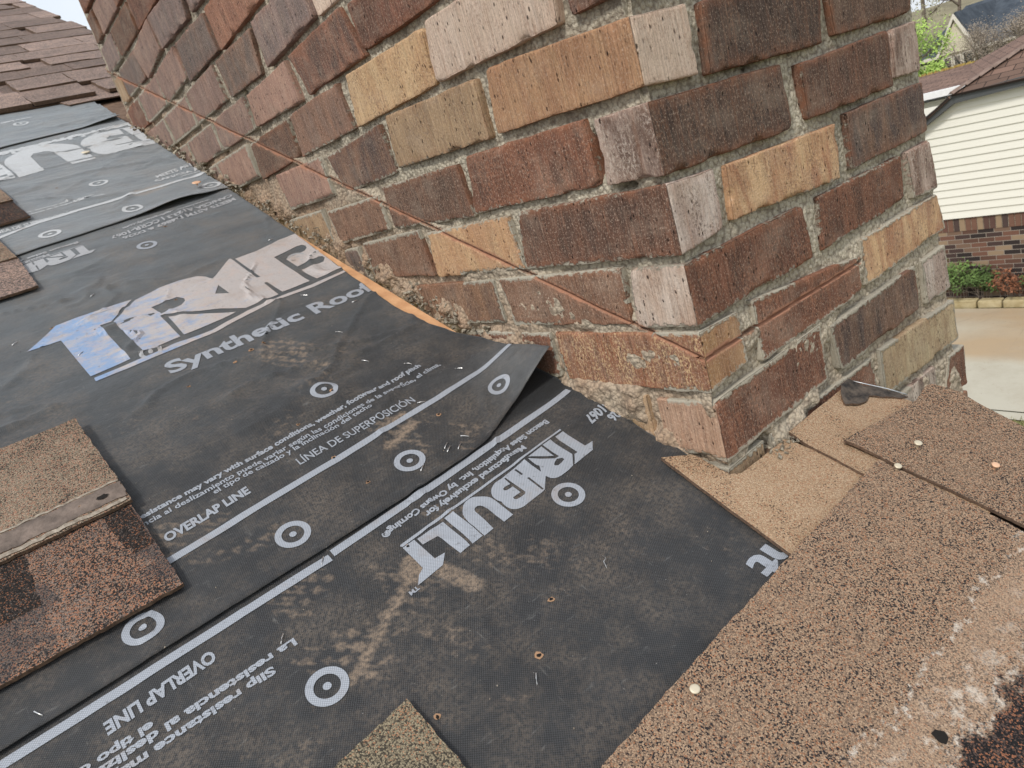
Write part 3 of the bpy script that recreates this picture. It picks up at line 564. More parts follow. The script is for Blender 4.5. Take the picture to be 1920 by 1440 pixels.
(1,22,0,'rb',(0,-1.7637),(0.0711,-1.7651),(0.0711,-1.8299),(0,-1.8285)),
(1,22,0.5,'dp',(0.0871,-1.7654),(0.3353,-1.7711),(0.3353,-1.8359),(0.0871,-1.8303)),
(1,22,1.5,'dk',(0.3517,-1.7714),(0.5905,-1.774),(0.5905,-1.8389),(0.3517,-1.8363)),
(1,23,0,'dp',(0,-1.8437),(0.2354,-1.8488),(0.2354,-1.9137),(0,-1.9085)),
(1,23,1,'br',(0.2519,-1.8492),(0.4978,-1.8537),(0.4978,-1.9186),(0.2519,-1.9141)),
(1,23,2,'br',(0.5134,-1.8538),(0.5905,-1.854),(0.5905,-1.9189),(0.5134,-1.9187))]
LOGO= [[[[0.00264,-0.0474],[0.0013,-0.01124],[-0.01134,-0.01135],[-0.0,-0.0],[0.03374,0.0036],[0.02149,-0.00889],[0.01621,-0.00913],[0.0171,-0.04568]]],[[[0.02523,-0.04596],[0.02341,-0.0107],[0.03632,0.00352],[0.04622,0.00587],[0.0573,0.00692],[0.06285,0.00652],[0.06709,0.00479],[0.07018,0.00189],[0.07134,-0.00201],[0.07259,-0.00688],[0.07224,-0.0114],[0.06556,-0.02166],[0.067,-0.02477],[0.06751,-0.03925],[0.04323,-0.01877],[0.03712,-0.01875],[0.03905,-0.04471]],[[0.04209,-0.01679],[0.03662,-0.01404],[0.03656,-0.01037],[0.04296,-0.00864],[0.04891,-0.00774],[0.05198,-0.00975],[0.05143,-0.01218],[0.0478,-0.01469]]],[[[0.04191,-0.04364],[0.04103,-0.02335],[0.06552,-0.04099]]],[[[0.07152,-0.04092],[0.07125,-0.01768],[0.07075,-0.00572],[0.0872,0.00998],[0.09058,0.01113],[0.11471,0.01289],[0.12074,0.01347],[0.12546,0.01264],[0.12955,0.01113],[0.13263,0.0085],[0.13436,0.00535],[0.13536,0.00134],[0.13538,-0.00384],[0.13439,-0.00812],[0.13615,-0.01238],[0.13666,-0.01602],[0.13643,-0.02057],[0.1345,-0.02544],[0.13153,-0.02941],[0.12836,-0.03189],[0.12418,-0.03402],[0.12029,-0.03536],[0.11088,-0.03549],[0.09243,-0.03818]],[[0.09114,-0.03638],[0.08855,-0.03627],[0.08831,-0.0245],[0.09094,-0.02413]],[[0.08957,-0.01632],[0.08702,-0.01618],[0.08746,0.00864],[0.0899,0.0088]],[[0.10881,-0.03354],[0.10689,-0.03315],[0.10548,-0.00175],[0.10778,0.00039],[0.11492,0.00089],[0.11986,0.00023],[0.12166,-0.00146],[0.12075,-0.00456],[0.10972,-0.00491],[0.11009,-0.01749],[0.11635,-0.01735],[0.11942,-0.01806],[0.12115,-0.01968],[0.12021,-0.02206],[0.11679,-0.02323],[0.10948,-0.02244]]],[[[0.13777,0.01432],[0.15116,0.01547],[0.15265,-0.00969],[0.15363,-0.01702],[0.15502,-0.01962],[0.15725,-0.02119],[0.16059,-0.02095],[0.16305,-0.01941],[0.16548,-0.01533],[0.16572,0.01526],[0.17912,0.01704],[0.18063,-0.00711],[0.17964,-0.01478],[0.17791,-0.02064],[0.17479,-0.02528],[0.16849,-0.03221],[0.16348,-0.03481],[0.15804,-0.03549],[0.15319,-0.03493],[0.14955,-0.03285],[0.14425,-0.02843],[0.14046,-0.02434],[0.13868,-0.02003],[0.13815,-0.01426]]],[[[0.18278,-0.03148],[0.18054,0.01571],[0.19511,0.01725],[0.19469,-0.03131]]],[[[0.19895,-0.02786],[0.19856,0.01746],[0.21224,0.01939],[0.21497,-0.01514],[0.23293,-0.01676],[0.23276,-0.02701]]],[[[0.23585,-0.02824],[0.23473,0.00627],[0.2229,0.00728],[0.23352,0.01828],[0.26666,0.02216],[0.25826,0.01238],[0.25053,0.00789],[0.25049,-0.02735]]],[[[0.00299,-0.05206],[0.00301,-0.04942],[0.24982,-0.02833],[0.25143,-0.03051],[0.25,-0.03216]]]]
BIGLOGO=[[[[-0.5196,0.8603],[-0.4677,0.9146],[-0.4386,0.9167],[-0.4035,0.9178],[-0.3513,0.9201],[-0.3997,0.8642],[-0.4165,0.8648],[-0.4128,0.7316],[-0.4688,0.726],[-0.4738,0.859],[-0.5004,0.8606]]],[[[-0.3969,0.8622],[-0.3475,0.9139],[-0.3025,0.9304],[-0.2682,0.9329],[-0.2394,0.9268],[-0.2286,0.9142],[-0.2234,0.896],[-0.1715,0.9509],[-0.1677,0.953],[-0.1665,0.9483],[-0.1661,0.8447],[-0.16,0.8439],[-0.1614,0.9449],[-0.1214,0.9464],[-0.066,0.9655],[-0.0382,0.9668],[-0.0142,0.9638],[-0.0037,0.9123],[0.0002,0.775],[-0.0201,0.7754],[-0.0252,0.7805],[-0.0441,0.769],[-0.067,0.7703],[-0.093,0.7671],[-0.0965,0.8049],[-0.0956,0.8175],[-0.0794,0.8151],[-0.0518,0.8184],[-0.043,0.8295],[-0.0424,0.8389],[-0.0481,0.8433],[-0.0829,0.838],[-0.0941,0.8353],[-0.0946,0.8782],[-0.053,0.8869],[-0.0448,0.8938],[-0.0421,0.9035],[-0.0458,0.9122],[-0.0553,0.9136],[-0.1074,0.8998],[-0.1062,0.7673],[-0.1573,0.7668],[-0.1602,0.8176],[-0.1656,0.8184],[-0.1663,0.7631],[-0.1971,0.7616],[-0.2254,0.758],[-0.2554,0.7834],[-0.2836,0.7988],[-0.329,0.8307],[-0.3361,0.8305],[-0.3362,0.7431],[-0.3915,0.7352]],[[-0.3369,0.8687],[-0.3106,0.8742],[-0.2927,0.8752],[-0.2859,0.8617],[-0.2881,0.8521],[-0.2976,0.8424],[-0.3322,0.8361]],[[-0.2258,0.8661],[-0.2244,0.8241],[-0.2423,0.8398]]],[[[-0.3278,0.8185],[-0.2427,0.7572],[-0.2688,0.7509],[-0.3299,0.7454]]],[[[-0.4664,0.7178],[-0.401,0.7216],[-0.2922,0.729],[-0.2274,0.7479],[-0.165,0.755],[-0.1106,0.7539],[-0.0225,0.7629],[-0.0193,0.7498],[-0.0233,0.7565],[-0.1122,0.744],[-0.1691,0.7467],[-0.2296,0.7359],[-0.2955,0.7177],[-0.4023,0.7101],[-0.4672,0.7067]]]]

# ================================================================ CHIMNEY
PAL = {  # base, second, speckle rgb, speckle amount
'rb': ((0.211, 0.095, 0.062), (0.126, 0.066, 0.049), (0.360, 0.168, 0.100), .5), 'rd': ((0.155, 0.081, 0.059), (0.245, 0.111, 0.076), (0.063, 0.039, 0.033), .5),
'rx': ((0.258, 0.124, 0.084), (0.116, 0.078, 0.067), (0.075, 0.051, 0.042), .4), 'pk': ((0.439, 0.272, 0.208), (0.334, 0.209, 0.168), (0.203, 0.116, 0.089), .25),
'mv': ((0.348, 0.230, 0.186), (0.244, 0.166, 0.145), (0.100, 0.076, 0.066), .35), 'mg': ((0.308, 0.223, 0.198), (0.195, 0.154, 0.145), (0.077, 0.064, 0.059), .4),
'dp': ((0.123, 0.091, 0.083), (0.255, 0.151, 0.105), (0.052, 0.039, 0.035), .5), 'dk': ((0.078, 0.056, 0.048), (0.116, 0.071, 0.055), (0.236, 0.128, 0.081), .5),
'db': ((0.108, 0.071, 0.055), (0.156, 0.092, 0.067), (0.250, 0.152, 0.105), .45), 'dr': ((0.116, 0.071, 0.055), (0.177, 0.091, 0.062), (0.052, 0.036, 0.031), .45),
'br': ((0.237, 0.135, 0.092), (0.167, 0.099, 0.071), (0.415, 0.262, 0.170), .4), 'bo': ((0.294, 0.160, 0.097), (0.179, 0.108, 0.079), (0.509, 0.336, 0.211), .4),
'wh': ((0.712, 0.556, 0.441), (0.739, 0.593, 0.486), (0.296, 0.166, 0.118), .35), 'ww': ((0.695, 0.579, 0.492), (0.565, 0.422, 0.332), (0.193, 0.126, 0.099), .4),
'wp': ((0.497, 0.385, 0.327), (0.169, 0.108, 0.086), (0.686, 0.591, 0.513), .45), 'wm': ((0.576, 0.493, 0.440), (0.424, 0.324, 0.278), (0.087, 0.058, 0.048), .7),
'ws': ((0.623, 0.530, 0.455), (0.105, 0.071, 0.062), (0.750, 0.675, 0.582), .35),
'yl': ((0.675, 0.479, 0.279), (0.576, 0.371, 0.206), (0.213, 0.121, 0.075), .6), 'gd': ((0.602, 0.396, 0.224), (0.503, 0.289, 0.156), (0.223, 0.116, 0.069), .5),
'gr': ((0.661, 0.444, 0.256), (0.408, 0.205, 0.114), (0.132, 0.071, 0.050), .55), 'yg': ((0.589, 0.476, 0.306), (0.441, 0.319, 0.197), (0.157, 0.096, 0.065), .55),
'og': ((0.540, 0.324, 0.185), (0.479, 0.266, 0.153), (0.178, 0.097, 0.062), .3), 'tn': ((0.470, 0.330, 0.202), (0.380, 0.261, 0.156), (0.157, 0.101, 0.076), .45),
'rm': ((0.315, 0.184, 0.129), (0.242, 0.159, 0.124), (0.099, 0.064, 0.054), .35), 'dg': ((0.170, 0.134, 0.118), (0.257, 0.166, 0.124), (0.077, 0.064, 0.059), .4),
'bg': ((0.149, 0.125, 0.118), (0.215, 0.158, 0.136), (0.077, 0.064, 0.059), .4), 'rr': ((0.362, 0.180, 0.117), (0.305, 0.150, 0.102), (0.120, 0.059, 0.045), .45),
'rg': ((0.291, 0.125, 0.071), (0.249, 0.140, 0.097), (0.699, 0.502, 0.282), .6), 'go': ((0.434, 0.262, 0.135), (0.340, 0.189, 0.100), (0.248, 0.140, 0.083), .4),
'bt': ((0.415, 0.264, 0.180), (0.512, 0.338, 0.242), (0.225, 0.128, 0.091), .45)}
XW, YW = .5663, 1.8974
def roof_z(y): return -.5 + .42 * y
byk = {(b[0], b[1], b[2]): b for b in BRICKS}
BV, BF, BA, BU = [], [], {'c1': [], 'c2': [], 'c3': [], 'smear': [], 'edge': []}, []
nv_ = 0
def lines(L, res, r):
    n = max(2, int(round((L - 2 * r) / res)))
    return np.concatenate([[0, r * .3, r * .65], np.linspace(r, L - r, n + 1), [L - r * .65, L - r * .3, L]])
def add_brick(kind, ql, qr, cl, cr, res, seed):
    """kind 0: left-face brick, 1: right-face brick, 2: corner brick turning both faces"""
    global nv_
    rs = random.Random(seed)
    q = ql if kind != 1 else qr
    if kind != 1: TL, TR, BR, BL = q; s0, s1 = (TR[0] + BR[0]) / 2, (TL[0] + BL[0]) / 2
    else: TL, TR, BR, BL = q; s0, s1 = (TL[0] + BL[0]) / 2, (TR[0] + BR[0]) / 2
    s0 -= (.0013 if s0 > .002 else 0); s1 += .0013
    L = s1 - s0; D = .035 if kind != 2 else (qr[1][0] + qr[2][0]) / 2
    Hh = .064; r = .0036
    ls, lz = lines(L, res, r), lines(Hh, res, r)
    ld = lines(D, .012 if kind != 2 else res, r)
    pr = rs.uniform(-.0018, .0015) if kind != 2 else 0
    sd = rs.randrange(9999)
    sides = [(ls, lz, 'd', 0), (ls, ld, 'z', 0), (ls, ld, 'z', 1), (ld, lz, 's', 0), (ld, lz, 's', 1)]
    if kind == 2: sides.append((ls, lz, 'd', 1))
    for (a, b, ax, e) in sides:
        A, B = np.meshgrid(a, b, indexing='ij'); A, B = A.ravel(), B.ravel(); E_ = np.zeros_like(A)
        if ax == 'd': s, d, z = A, E_ + e * D, B
        elif ax == 'z': s, d, z = A, B, E_ + e * Hh
        else: s, d, z = E_ + e * L, A, B
        P = np.stack([s, d, z], 1); Lm = np.array([L, D, Hh])
        nn = fb(s * 160 + sd, d * 160, z * 160, 5, 2); big = vn(s * 38 + sd, d * 38, z * 38, 9)
        rr = .0006 + .0032 * nn + .0065 * sst(.62, .9, big)
        rr = np.minimum(rr, .0095)[:, None]
        inner = np.clip(P, rr, Lm - rr); df = P - inner; ln = np.linalg.norm(df, axis=1, keepdims=True)
        P2 = np.where(ln > 1e-9, inner + df / np.maximum(ln, 1e-9) * rr, P)
        und = (fb(s * 22 + sd, d * 22, z * 22, 3, 3) - .5) * .0028
        ctr = Lm / 2; P2 = P2 + np.sign(P2 - ctr) * (np.abs(P2 - ctr) > ctr * .92) * und[:, None]
        s2, d2, z2 = P2.T
        fs, fz, fd = s2 / L, z2 / Hh, d2 / D
        ez = .0013
        if kind == 1: zt = TL[1] + (TR[1] - TL[1]) * fs; zb = BL[1] + (BR[1] - BL[1]) * fs
        else: zt = TR[1] + (TL[1] - TR[1]) * fs; zb = BR[1] + (BL[1] - BR[1]) * fs
        if kind == 2:
            t = np.clip(1 - fs * 2, 0, 1) * fd
            zt = zt * (1 - t) + t * qr[1][1]; zb = zb * (1 - t) + t * qr[2][1]
        zt = zt + ez; zb = zb - ez
        if kind == 1: lean = (TL[0] - BL[0]) * (1 - fs) + (TR[0] - BR[0]) * fs
        else: lean = ((TR[0] - BR[0]) * (1 - fs) + (TL[0] - BL[0]) * fs) * (fs if kind == 2 else 1)
        S = s0 + s2 + lean * (fz - .5); Z = zb + (zt - zb) * fz; Dp = d2 + pr
        X, Y = (Dp, S) if kind != 1 else (S, Dp)
        BV.append(np.stack([X, Y, Z], 1))
        BF.append(grid_faces(len(a), len(b)) + nv_)
        left = (kind == 0) | ((kind == 2) & (X < Y)) if kind != 1 else np.zeros(len(X), bool)
        left = np.broadcast_to(left, X.shape)
        for k, i in (('c1', 0), ('c2', 1)):
            c = np.where(left[:, None], np.array(PAL[cl][i]), np.array(PAL[cr][i])); BA[k].append(np.concatenate([c, np.ones((len(c), 1))], 1))
        c = np.where(left[:, None], np.array(PAL[cl][2] + (PAL[cl][3],)), np.array(PAL[cr][2] + (PAL[cr][3],))); BA['c3'].append(c)
        # mortar smears cling to brick edges low on the wall
        es = np.minimum(s2, L - s2) if kind != 2 else np.where(X < Y, L - s2, D - d2); edge = np.minimum(es, np.minimum(z2, Hh - z2)); low = 1 - sst(.05, .42, Z - roof_z(np.maximum(Y, 0)) + 0 * X)
        BA['smear'].append(np.clip((1 - edge / .015), 0, 1) * (.33 + .34 * low) * (vn(X * 9, Y * 9, Z * 9, 77) > .35))
        BA['edge'].append(np.clip(1 - edge / .011, 0, 1))
        off = rs.uniform(0, 20)
        U = (S if ax != 's' else d2 + s0) if kind != 2 else (np.where(X < Y, Y, X + 3.3) if ax in 'ds' else S)
        if kind == 2 and ax == 's': U = X + 3.3
        BU.append(np.stack([U + sd * .37, (Z if ax != 'z' else d2) + sd * .13], 1))
        nv_ += len(X)
skip = {(0, 5, 1.5), (0, 6, 1)}
for (fc, row, a, code, TL, TR, BR, BL) in BRICKS:
    if (fc, row, a) in skip or code == 'mt': continue
    q = (TL, TR, BR, BL); near = min(p[0] for p in q); res = .003 if near < .7 and row > -5 and row < 9 else (.005 if row > -9 and row < 9 else .012)
    if row % 2 == 0 and fc == 0 and a == 0:
        r_ = byk.get((1, row, 0)); add_brick(2, q, r_[4:], code, r_[3], res, row * 97 + 5)
    elif row % 2 == 0 and fc == 1 and a == 0 and (0, row, 0) in byk and (0, row, 0) not in skip: continue
    elif row % 2 != 0 and fc == 0 and a == 0:
        r_ = byk.get((1, row, 0)); add_brick(2, q, r_[4:], code, r_[3], res, row * 97 + 5)
    elif row % 2 != 0 and fc == 1 and a == 0 and (0, row, 0) in byk: continue
    else: add_brick(fc, q, q, code, code, res, row * 97 + int(a * 13) + fc * 7)
BV = np.concatenate(BV); BF = np.concatenate(BF)
def groove_cut(o, on_attr=True):
    """saw cut for the counter flashing: exact edges bisected in, then pushed inwards"""
    me = o.data; bm = bmesh.new(); bm.from_mesh(me); bmesh.ops.remove_doubles(bm, verts=bm.verts, dist=2e-6)
    lay = bm.verts.layers.float.get('groove') or bm.verts.layers.float.new('groove')
    sl = .4207; nl = Vector((0, -sl, 1)).normalized()
    for side in (0, 1):
        nr = nl if side == 0 else Vector((0, 0, 1)); p0 = Vector((0, 0, -.3525)) if side == 0 else Vector((0, 0, -.3532))
        for dd in (-.0042, -.0024, -.0012, .0012, .0018):
            fs = [f for f in bm.faces if abs((f.calc_center_median() - p0).dot(nr)) < .012 and ((side == 0 and f.calc_center_median().x < .012 and f.calc_center_median().y > -.01) or (side == 1 and f.calc_center_median().y < .012 and f.calc_center_median().x < .34 and f.calc_center_median().x > -.01))]
            g = list({v for f in fs for v in f.verts}) + list({e for f in fs for e in f.edges}) + fs
            bmesh.ops.bisect_plane(bm, geom=g, dist=1e-6, plane_co=p0 + nr * dd, plane_no=nr)
        for v in bm.verts:
            ok = (v.co.x < .012 and v.co.y > .0005) if side == 0 else (v.co.y < .012 and .0005 < v.co.x < .332)
            if not ok: continue
            d = (v.co - p0).dot(nr); wv = float(.9 + .6 * (vn(v.co.x * 70, v.co.y * 70, v.co.z * 70, 3) - .5))
            if abs(d) < .0042 * wv: v[lay] = max(v[lay], 1.0)
            elif d < 0 and d > -.010: v[lay] = max(v[lay], .35 * float(vn(v.co.x * 150, v.co.y * 150, v.co.z * 60, 8)))
            k = .0085 * wv if abs(d) < .0013 else (.0028 * wv if -.0025 < d < 0 else 0)
            if side == 0: v.co.x += k
            else: v.co.y += k
    bm.to_mesh(me); bm.free(); me.polygons.foreach_set('use_smooth', [True] * len(me.polygons)); me.update()
chim = empty('brick_chimney', (0, 0, ZG))
tag(chim, 'chimney of mixed brown, tan and whitish brick with a saw cut across it', 'chimney')
brk = mesh('brickwork', BV, BF, MBRICK, chim, uv=np.concatenate(BU), attrs={k: np.concatenate(v) for k, v in BA.items()})
groove_cut(brk)
# mortar: height field behind the brick faces
def mortar_patch(fc, s0, s1, z0, z1, rs, rz):
    ss = np.arange(s0, s1 + rs, rs); zz = np.arange(z0, z1 + rz, rz)
    Sg, Zg = np.meshgrid(ss, zz, indexing='ij'); s, z = Sg.ravel(), Zg.ravel()
    hr = z - (roof_z(s) if fc == 0 else -.5)
    low = 1 - sst(.06, .40, hr); vlow = 1 - sst(-.01, .038 + .04 * sst(.5, .7, vn(s * 7, 0, 0, 91)), hr)
    near = 1 - sst(.35, .9, s) if fc == 0 else .6
    d = .0098 - .0028 * near * low + (fb(s * 24, z * 24, fc * 7.7, 2, 3) - .5) * .006 + (fb(s * 190, z * 190, fc, 12, 2) - .5) * .0022
    d -= .0080 * sst(.48, .78, fb(s * 13, z * 17, fc * 3 + 2, 21, 2)) * (.15 + .7 * low)
    rough = fb(s * 48, z * 48, 4.4, 31, 4)
    d -= vlow * (sst(.36, .75, rough) * .017 - .003) * (1.0 if fc == 0 else .35)
    if fc == 0:
        for (a, b, c, e, dep) in ((.105, .255, -.445, -.392, -.004), (.30, .36, -.39, -.335, .001), (.57, .62, -.31, -.25, -.001), (.76, .84, -.215, -.15, .001)):
            mk = sst(a - .01, a + .008, s) * (1 - sst(b - .008, b + .01, s)) * sst(c - .01, c + .01, z) * (1 - sst(e - .008, e + .008, z))
            d = d * (1 - mk) + mk * (dep - .013 * (rough - .35) - .006 * (fb(s * 150, z * 150, 1, 44, 2) - .5))
    else:
        for (cs, cz, rad, amp) in ((.175, -.478, .024, .012), (.14, -.488, .022, .014), (.10, -.497, .02, .012), (.015, -.492, .045, .004)):
            d -= amp * np.exp(-((s - cs) ** 2 + ((z - cz) * 1.3) ** 2) / rad ** 2 * 1.6) * (.6 + rough)
        hole = np.exp(-(((s - .062) / .022) ** 2 + ((z + .497) / .02) ** 2) ** 2); d += hole * .03
    d -= (fb(s * 110, z * 110, 6, 53, 3) - .5) * .006 * (1 - sst(.0, .16, hr))
    gd = (z + .3525 - .4207 * s) * .922 if fc == 0 else z + .3532
    if fc == 0: fill = np.exp(-(gd / .009) ** 4); d = d * (1 - fill) + fill * (.0022 + (rough - .5) * .003)
    if fc == 0:
        for (hs_, hz, hw, hh_) in ((.087, -.124, .0045, .020), (.819, .178, .010, .022), (.059, -.164, .012, .004), (.239, -.052, .0035, .014), (.849, -.136, .02, .012), (.756, -.187, .014, .012), (.971, .16, .006, .03), (.66, -.2, .012, .006), (1.2, .09, .015, .01)):
            d += .03 * np.exp(-(((s - hs_) / hw) ** 2 + ((z - hz) / hh_) ** 2) ** 2)
    else:
        for (hs_, hz, hw, hh_) in ((.176, -.085, .006, .004), (.26, -.07, .004, .012)): d += .03 * np.exp(-(((s - hs_) / hw) ** 2 + ((z - hz) / hh_) ** 2) ** 2)
    d = np.minimum(d, .045)
    X, Y = (d, s) if fc == 0 else (s, d)
    du = np.clip((1 - sst(.0, .25, hr)) * (.3 + rough) , 0, 1) if fc == 0 else np.clip(.5 * (1 - sst(0, .3, hr)) * (.2 + rough), 0, 1)
    return np.stack([X, Y, z], 1), grid_faces(len(ss), len(zz)), du, (1 - sst(.10, .55, hr)) * (near if fc == 0 else .9)
MV, MF, MD, MP, k = [], [], [], [], 0
for args in ((0, .004, .86, -.64, .46, .003, .003), (0, .86, YW, -.3, 1.12, .006, .006), (0, .004, .86, .46, 1.12, .02, .02), (1, .004, XW, -.70, .16, .003, .003), (1, .004, XW, .16, 1.12, .02, .02), (1, .004, XW, ZG, -.70, .05, .05)):
    a, b, c, pl = mortar_patch(*args); MP.append(pl + np.zeros(len(a))); MV.append(a); MF.append(b + k); MD.append(c); k += len(a)
mo = mesh('mortar', np.concatenate(MV), np.concatenate(MF), MMORT, chim, attrs={'dust': np.concatenate(MD), 'pale': np.concatenate(MP)})
groove_cut(mo)
boxmesh('core', [(.05, .05, ZG, XW - .02, YW - .02, 1.13)], MMORT, chim)
boxmesh('core', [(XW - .02, .012, ZG, XW - .004, YW - .01, 1.13)], MMORT, chim)

# ================================================================ ROOF, UNDERLAYMENT, PRINT
RAKE = lambda v: .315 + .018 * max(v, 0)
house = empty('roof', (0, 0, ZG)); tag(house, 'half stripped roof deck under the black sheets, sloping up past the chimney', 'roof')
def deck_piece(name, x0, x1f, v0, v1, n0, n1, mat):
    p = [RP(x, v, n) for n in (n0, n1) for x, v in ((x0, v0), (x1f(v0), v0), (x1f(v1), v1), (x0, v1))]
    return mesh(name, p, [(0, 3, 2, 1), (4, 5, 6, 7), (0, 1, 5, 4), (1, 2, 6, 5), (2, 3, 7, 6), (3, 0, 4, 7)], mat, house)
deck_piece('roof_deck', -6, lambda v: -.021, 0.012, 2.06, -.020, -.0045, M_WOOD)
deck_piece('roof_deck', -6, lambda v: RAKE(v) - .02, -1.6, -.083, -.020, -.0045, M_DARKW); deck_piece('roof_deck', -6, lambda v: .245, -.083, 0.008, -.020, -.0045, M_DARKW)
deck_piece('roof_deck', -6, lambda v: RAKE(v) - .02, 2.064, 7.2, -.020, -.0045, M_DARKW)
p0, p1 = -1.6, 7.2
M_TRIM = plain('painted trim', (.30, .22, .17), .7)
for p0, p1 in ((-1.6, -.083), (2.1, 7.2)):
  fp = []
  for v in (p0, p1):
      for n in (-.16, -.006): fp += [RP(RAKE(v) - .045, v, n), RP(RAKE(v) - .020, v, n)]
  mesh('rake_board', fp, [(0, 1, 3, 2), (4, 6, 7, 5), (0, 4, 5, 1), (2, 3, 7, 6), (0, 2, 6, 4), (1, 5, 7, 3)], M_TRIM, house)

TREADS = [(-.395, .155, 2.4, .8), (-.365, .03, 2.2, .8), (-.25, .125, 1.9, .7), (-.19, .05, 2.6, .5), (-.52, .09, 2.3, .5), (-.10, .0, 2.2, .4), (-.43, .53, 2.4, .5), (-.423, .095, 2.4, 1.0), (-.335, .085, 2.1, .75), (-.465, .318, 2.5, .8), (-.225, .575, 2.2, 1.0), (-.285, .47, .6, .6), (-.20, .30, 2.2, .9), (-.36, .86, .5, .5), (-.6, .75, 2.6, .5), (-.23, .02, 1.0, .4), (-.3, 1.1, 2, .5)]
def tread(x, v):
    t = np.zeros(np.shape(x))
    for i, (cx, cv, a, s) in enumerate(TREADS):
        u = (x - cx) * cos(a) + (v - cv) * sin(a); w_ = -(x - cx) * sin(a) + (v - cv) * cos(a)
        m = 1 - sst(.7, 1.1, np.sqrt((u / .095) ** 2 + (w_ / .042) ** 2))
        uu = (u / .0165 + .5 * (np.floor(w_ / .014) % 2)); blk = (np.abs(uu % 1 - .5) < .34) & (np.abs((w_ / .014) % 1 - .5) < .33)
        t = np.maximum(t, .72 * m * s * (.25 + .75 * blk) * sst(.25, .6, fb(x * 26, v * 26, i, 7, 2)))
    for (ax, av, bx, bv, wd, s) in ((-.44, .075, -.335, .135, .0035, .9), (-.335, .135, -.328, .145, .012, .9), (-.315, .13, -.30, .085, .010, .8), (-.25, .31, -.20, .325, .006, .9), (-.23, .345, -.2, .35, .008, .8), (-.17, 1.42, -.13, 1.43, .02, .8)):
        dx, dv = bx - ax, bv - av; q = np.clip(((x - ax) * dx + (v - av) * dv) / (dx * dx + dv * dv), 0, 1)
        dd = np.hypot(x - ax - q * dx, v - av - q * dv); t = np.maximum(t, s * (1 - sst(wd * .6, wd * 1.5, dd)))
    return t
LAYN = {1: .0010, 2: .0034, 3: .0058, 4: .0082}
def wrinkle(x, v):
    w1 = (fb(x * 11 + v * 4, v * 15, 0, 41, 3) - .5) * .0050
    rg = np.abs(fb(x * 7 - v * 6, v * 5 + x * 3, 3, 51, 3) - .5); crease = np.exp(-(rg / .018) ** 2) * .0022 * sst(.4, .7, vn(x * 5, v * 5, 1, 3))
    rg2 = np.abs(fb(x * 3.5 + v * 9, v * 6 - x * 2, 8, 57, 2) - .5); crease = crease + np.exp(-(rg2 / .014) ** 2) * .0026 * sst(.35, .6, v) * sst(.35, .6, vn(x * 4, v * 4, 7, 5))
    long_ = (fb(x * 2.2, v * 20, 5, 61, 3) - .5) * .006 * sst(.9, 1.5, v)
    cen = np.exp(-((x + .19) / .16) ** 2 - ((v - .45) / .16) ** 2)
    fold = np.exp(-((x + .05 + .35 * (v - .6)) / .010) ** 2)
    dl = (x + .255) * .86 + (v - .50) * .5; f3 = np.exp(-(dl / .008) ** 2) * (1 - sst(.03, .11, np.abs((v - .50) * .86 - (x + .255) * .5))) * .0026
    near = .75 + .45 * sst(.2, .5, v) + cen * .6
    return (w1 * (.75 + 1.1 * cen) + crease * 1.2) * near + long_ + f3
def bottom2(x): return np.interp(x, [-2, -.9, -.682, -.383, -.2, -.164, -.12, -.05, .05], [.2, .205, .208, .220, .230, .2355, .243, .249, .252])
def bottom3(x): return np.interp(x, [-2, -.7, -.482, -.462, -.32, -.191, -.019], [1.22, 1.235, 1.254, 1.252, 1.267, 1.281, 1.302])
def bottom4(x): return np.interp(x, [-2, -.5, -.334, -.15, 0], [1.98, 2.0, 2.035, 2.07, 2.105])
def place(L, x, v):
    """flat sheet coordinates -> world, with wrinkles, lifted hems and the curled corner of sheet 2"""
    x = np.asarray(x, float); v = np.asarray(v, float)
    n = LAYN[L] + wrinkle(x, v)
    vv = v.copy()
    if L == 2:
        hem = 1 - sst(.0, .02, v - bottom2(x)); n = n + hem * (.0014 + .0016 * vn(x * 18, 0, 0, 3)) * (1 - sst(-.6, -.4, x) * 0)
        s = sst(-.125, .004, x); t = 1 - sst(.235, .455, v)
        s = sst(-.085, .006, x); n = n + .048 * s ** 1.25 * t ** 1.1; vv = vv + .034 * sst(-.17, -.04, x) * (1 - sst(.235, .40, v))
        side = sst(-.06, -.02, x) * sst(.5, .56, v); n = n + side * .002
    if L == 3:
        hem = 1 - sst(.0, .05, v - bottom3(x)); lift = np.exp(-((x + .13) / .075) ** 2)
        n = n + hem * (.0012 + .011 * lift)
    if L == 4:
        hem = 1 - sst(.0, .04, v - bottom4(x)); n = n + hem * (.002 + .010 * sst(-.12, 0, x))
    if L == 1:
        n = n - .004 * sst(-.14, -.05, x) * sst(.235, .262, v)
        s = sst(-.05, .004, x) * sst(.03, .08, v) * (1 - sst(.30, .34, v)); n = n + s * (.002 + .005 * (fb(x * 40, v * 55, 2, 71, 3) - .3))
    X, Y, Z = RP(x, vv, n)
    return np.stack([X, Y, Z], -1)
XE = {1: lambda v: np.interp(v, [-1.6, .05, .1, .25, .36], [.0, -.002, -.0035, -.001, -.001]),
      2: lambda v: np.interp(v, [.2, .33, .42, .46, .52, .59, .736, .957, 1.10, 1.34], [-.006, -.009, -.011, -.030, -.044, -.053, -.045, -.030, -.026, -.019]),
      3: lambda v: np.interp(v, [1.24, 1.30, 1.67, 1.84, 2.03, 2.2], [-.018, -.019, -.017, -.010, -.003, -.003]),
      4: lambda v: np.interp(v, [2.0, 2.1, 3], [.0, .0, .0])}
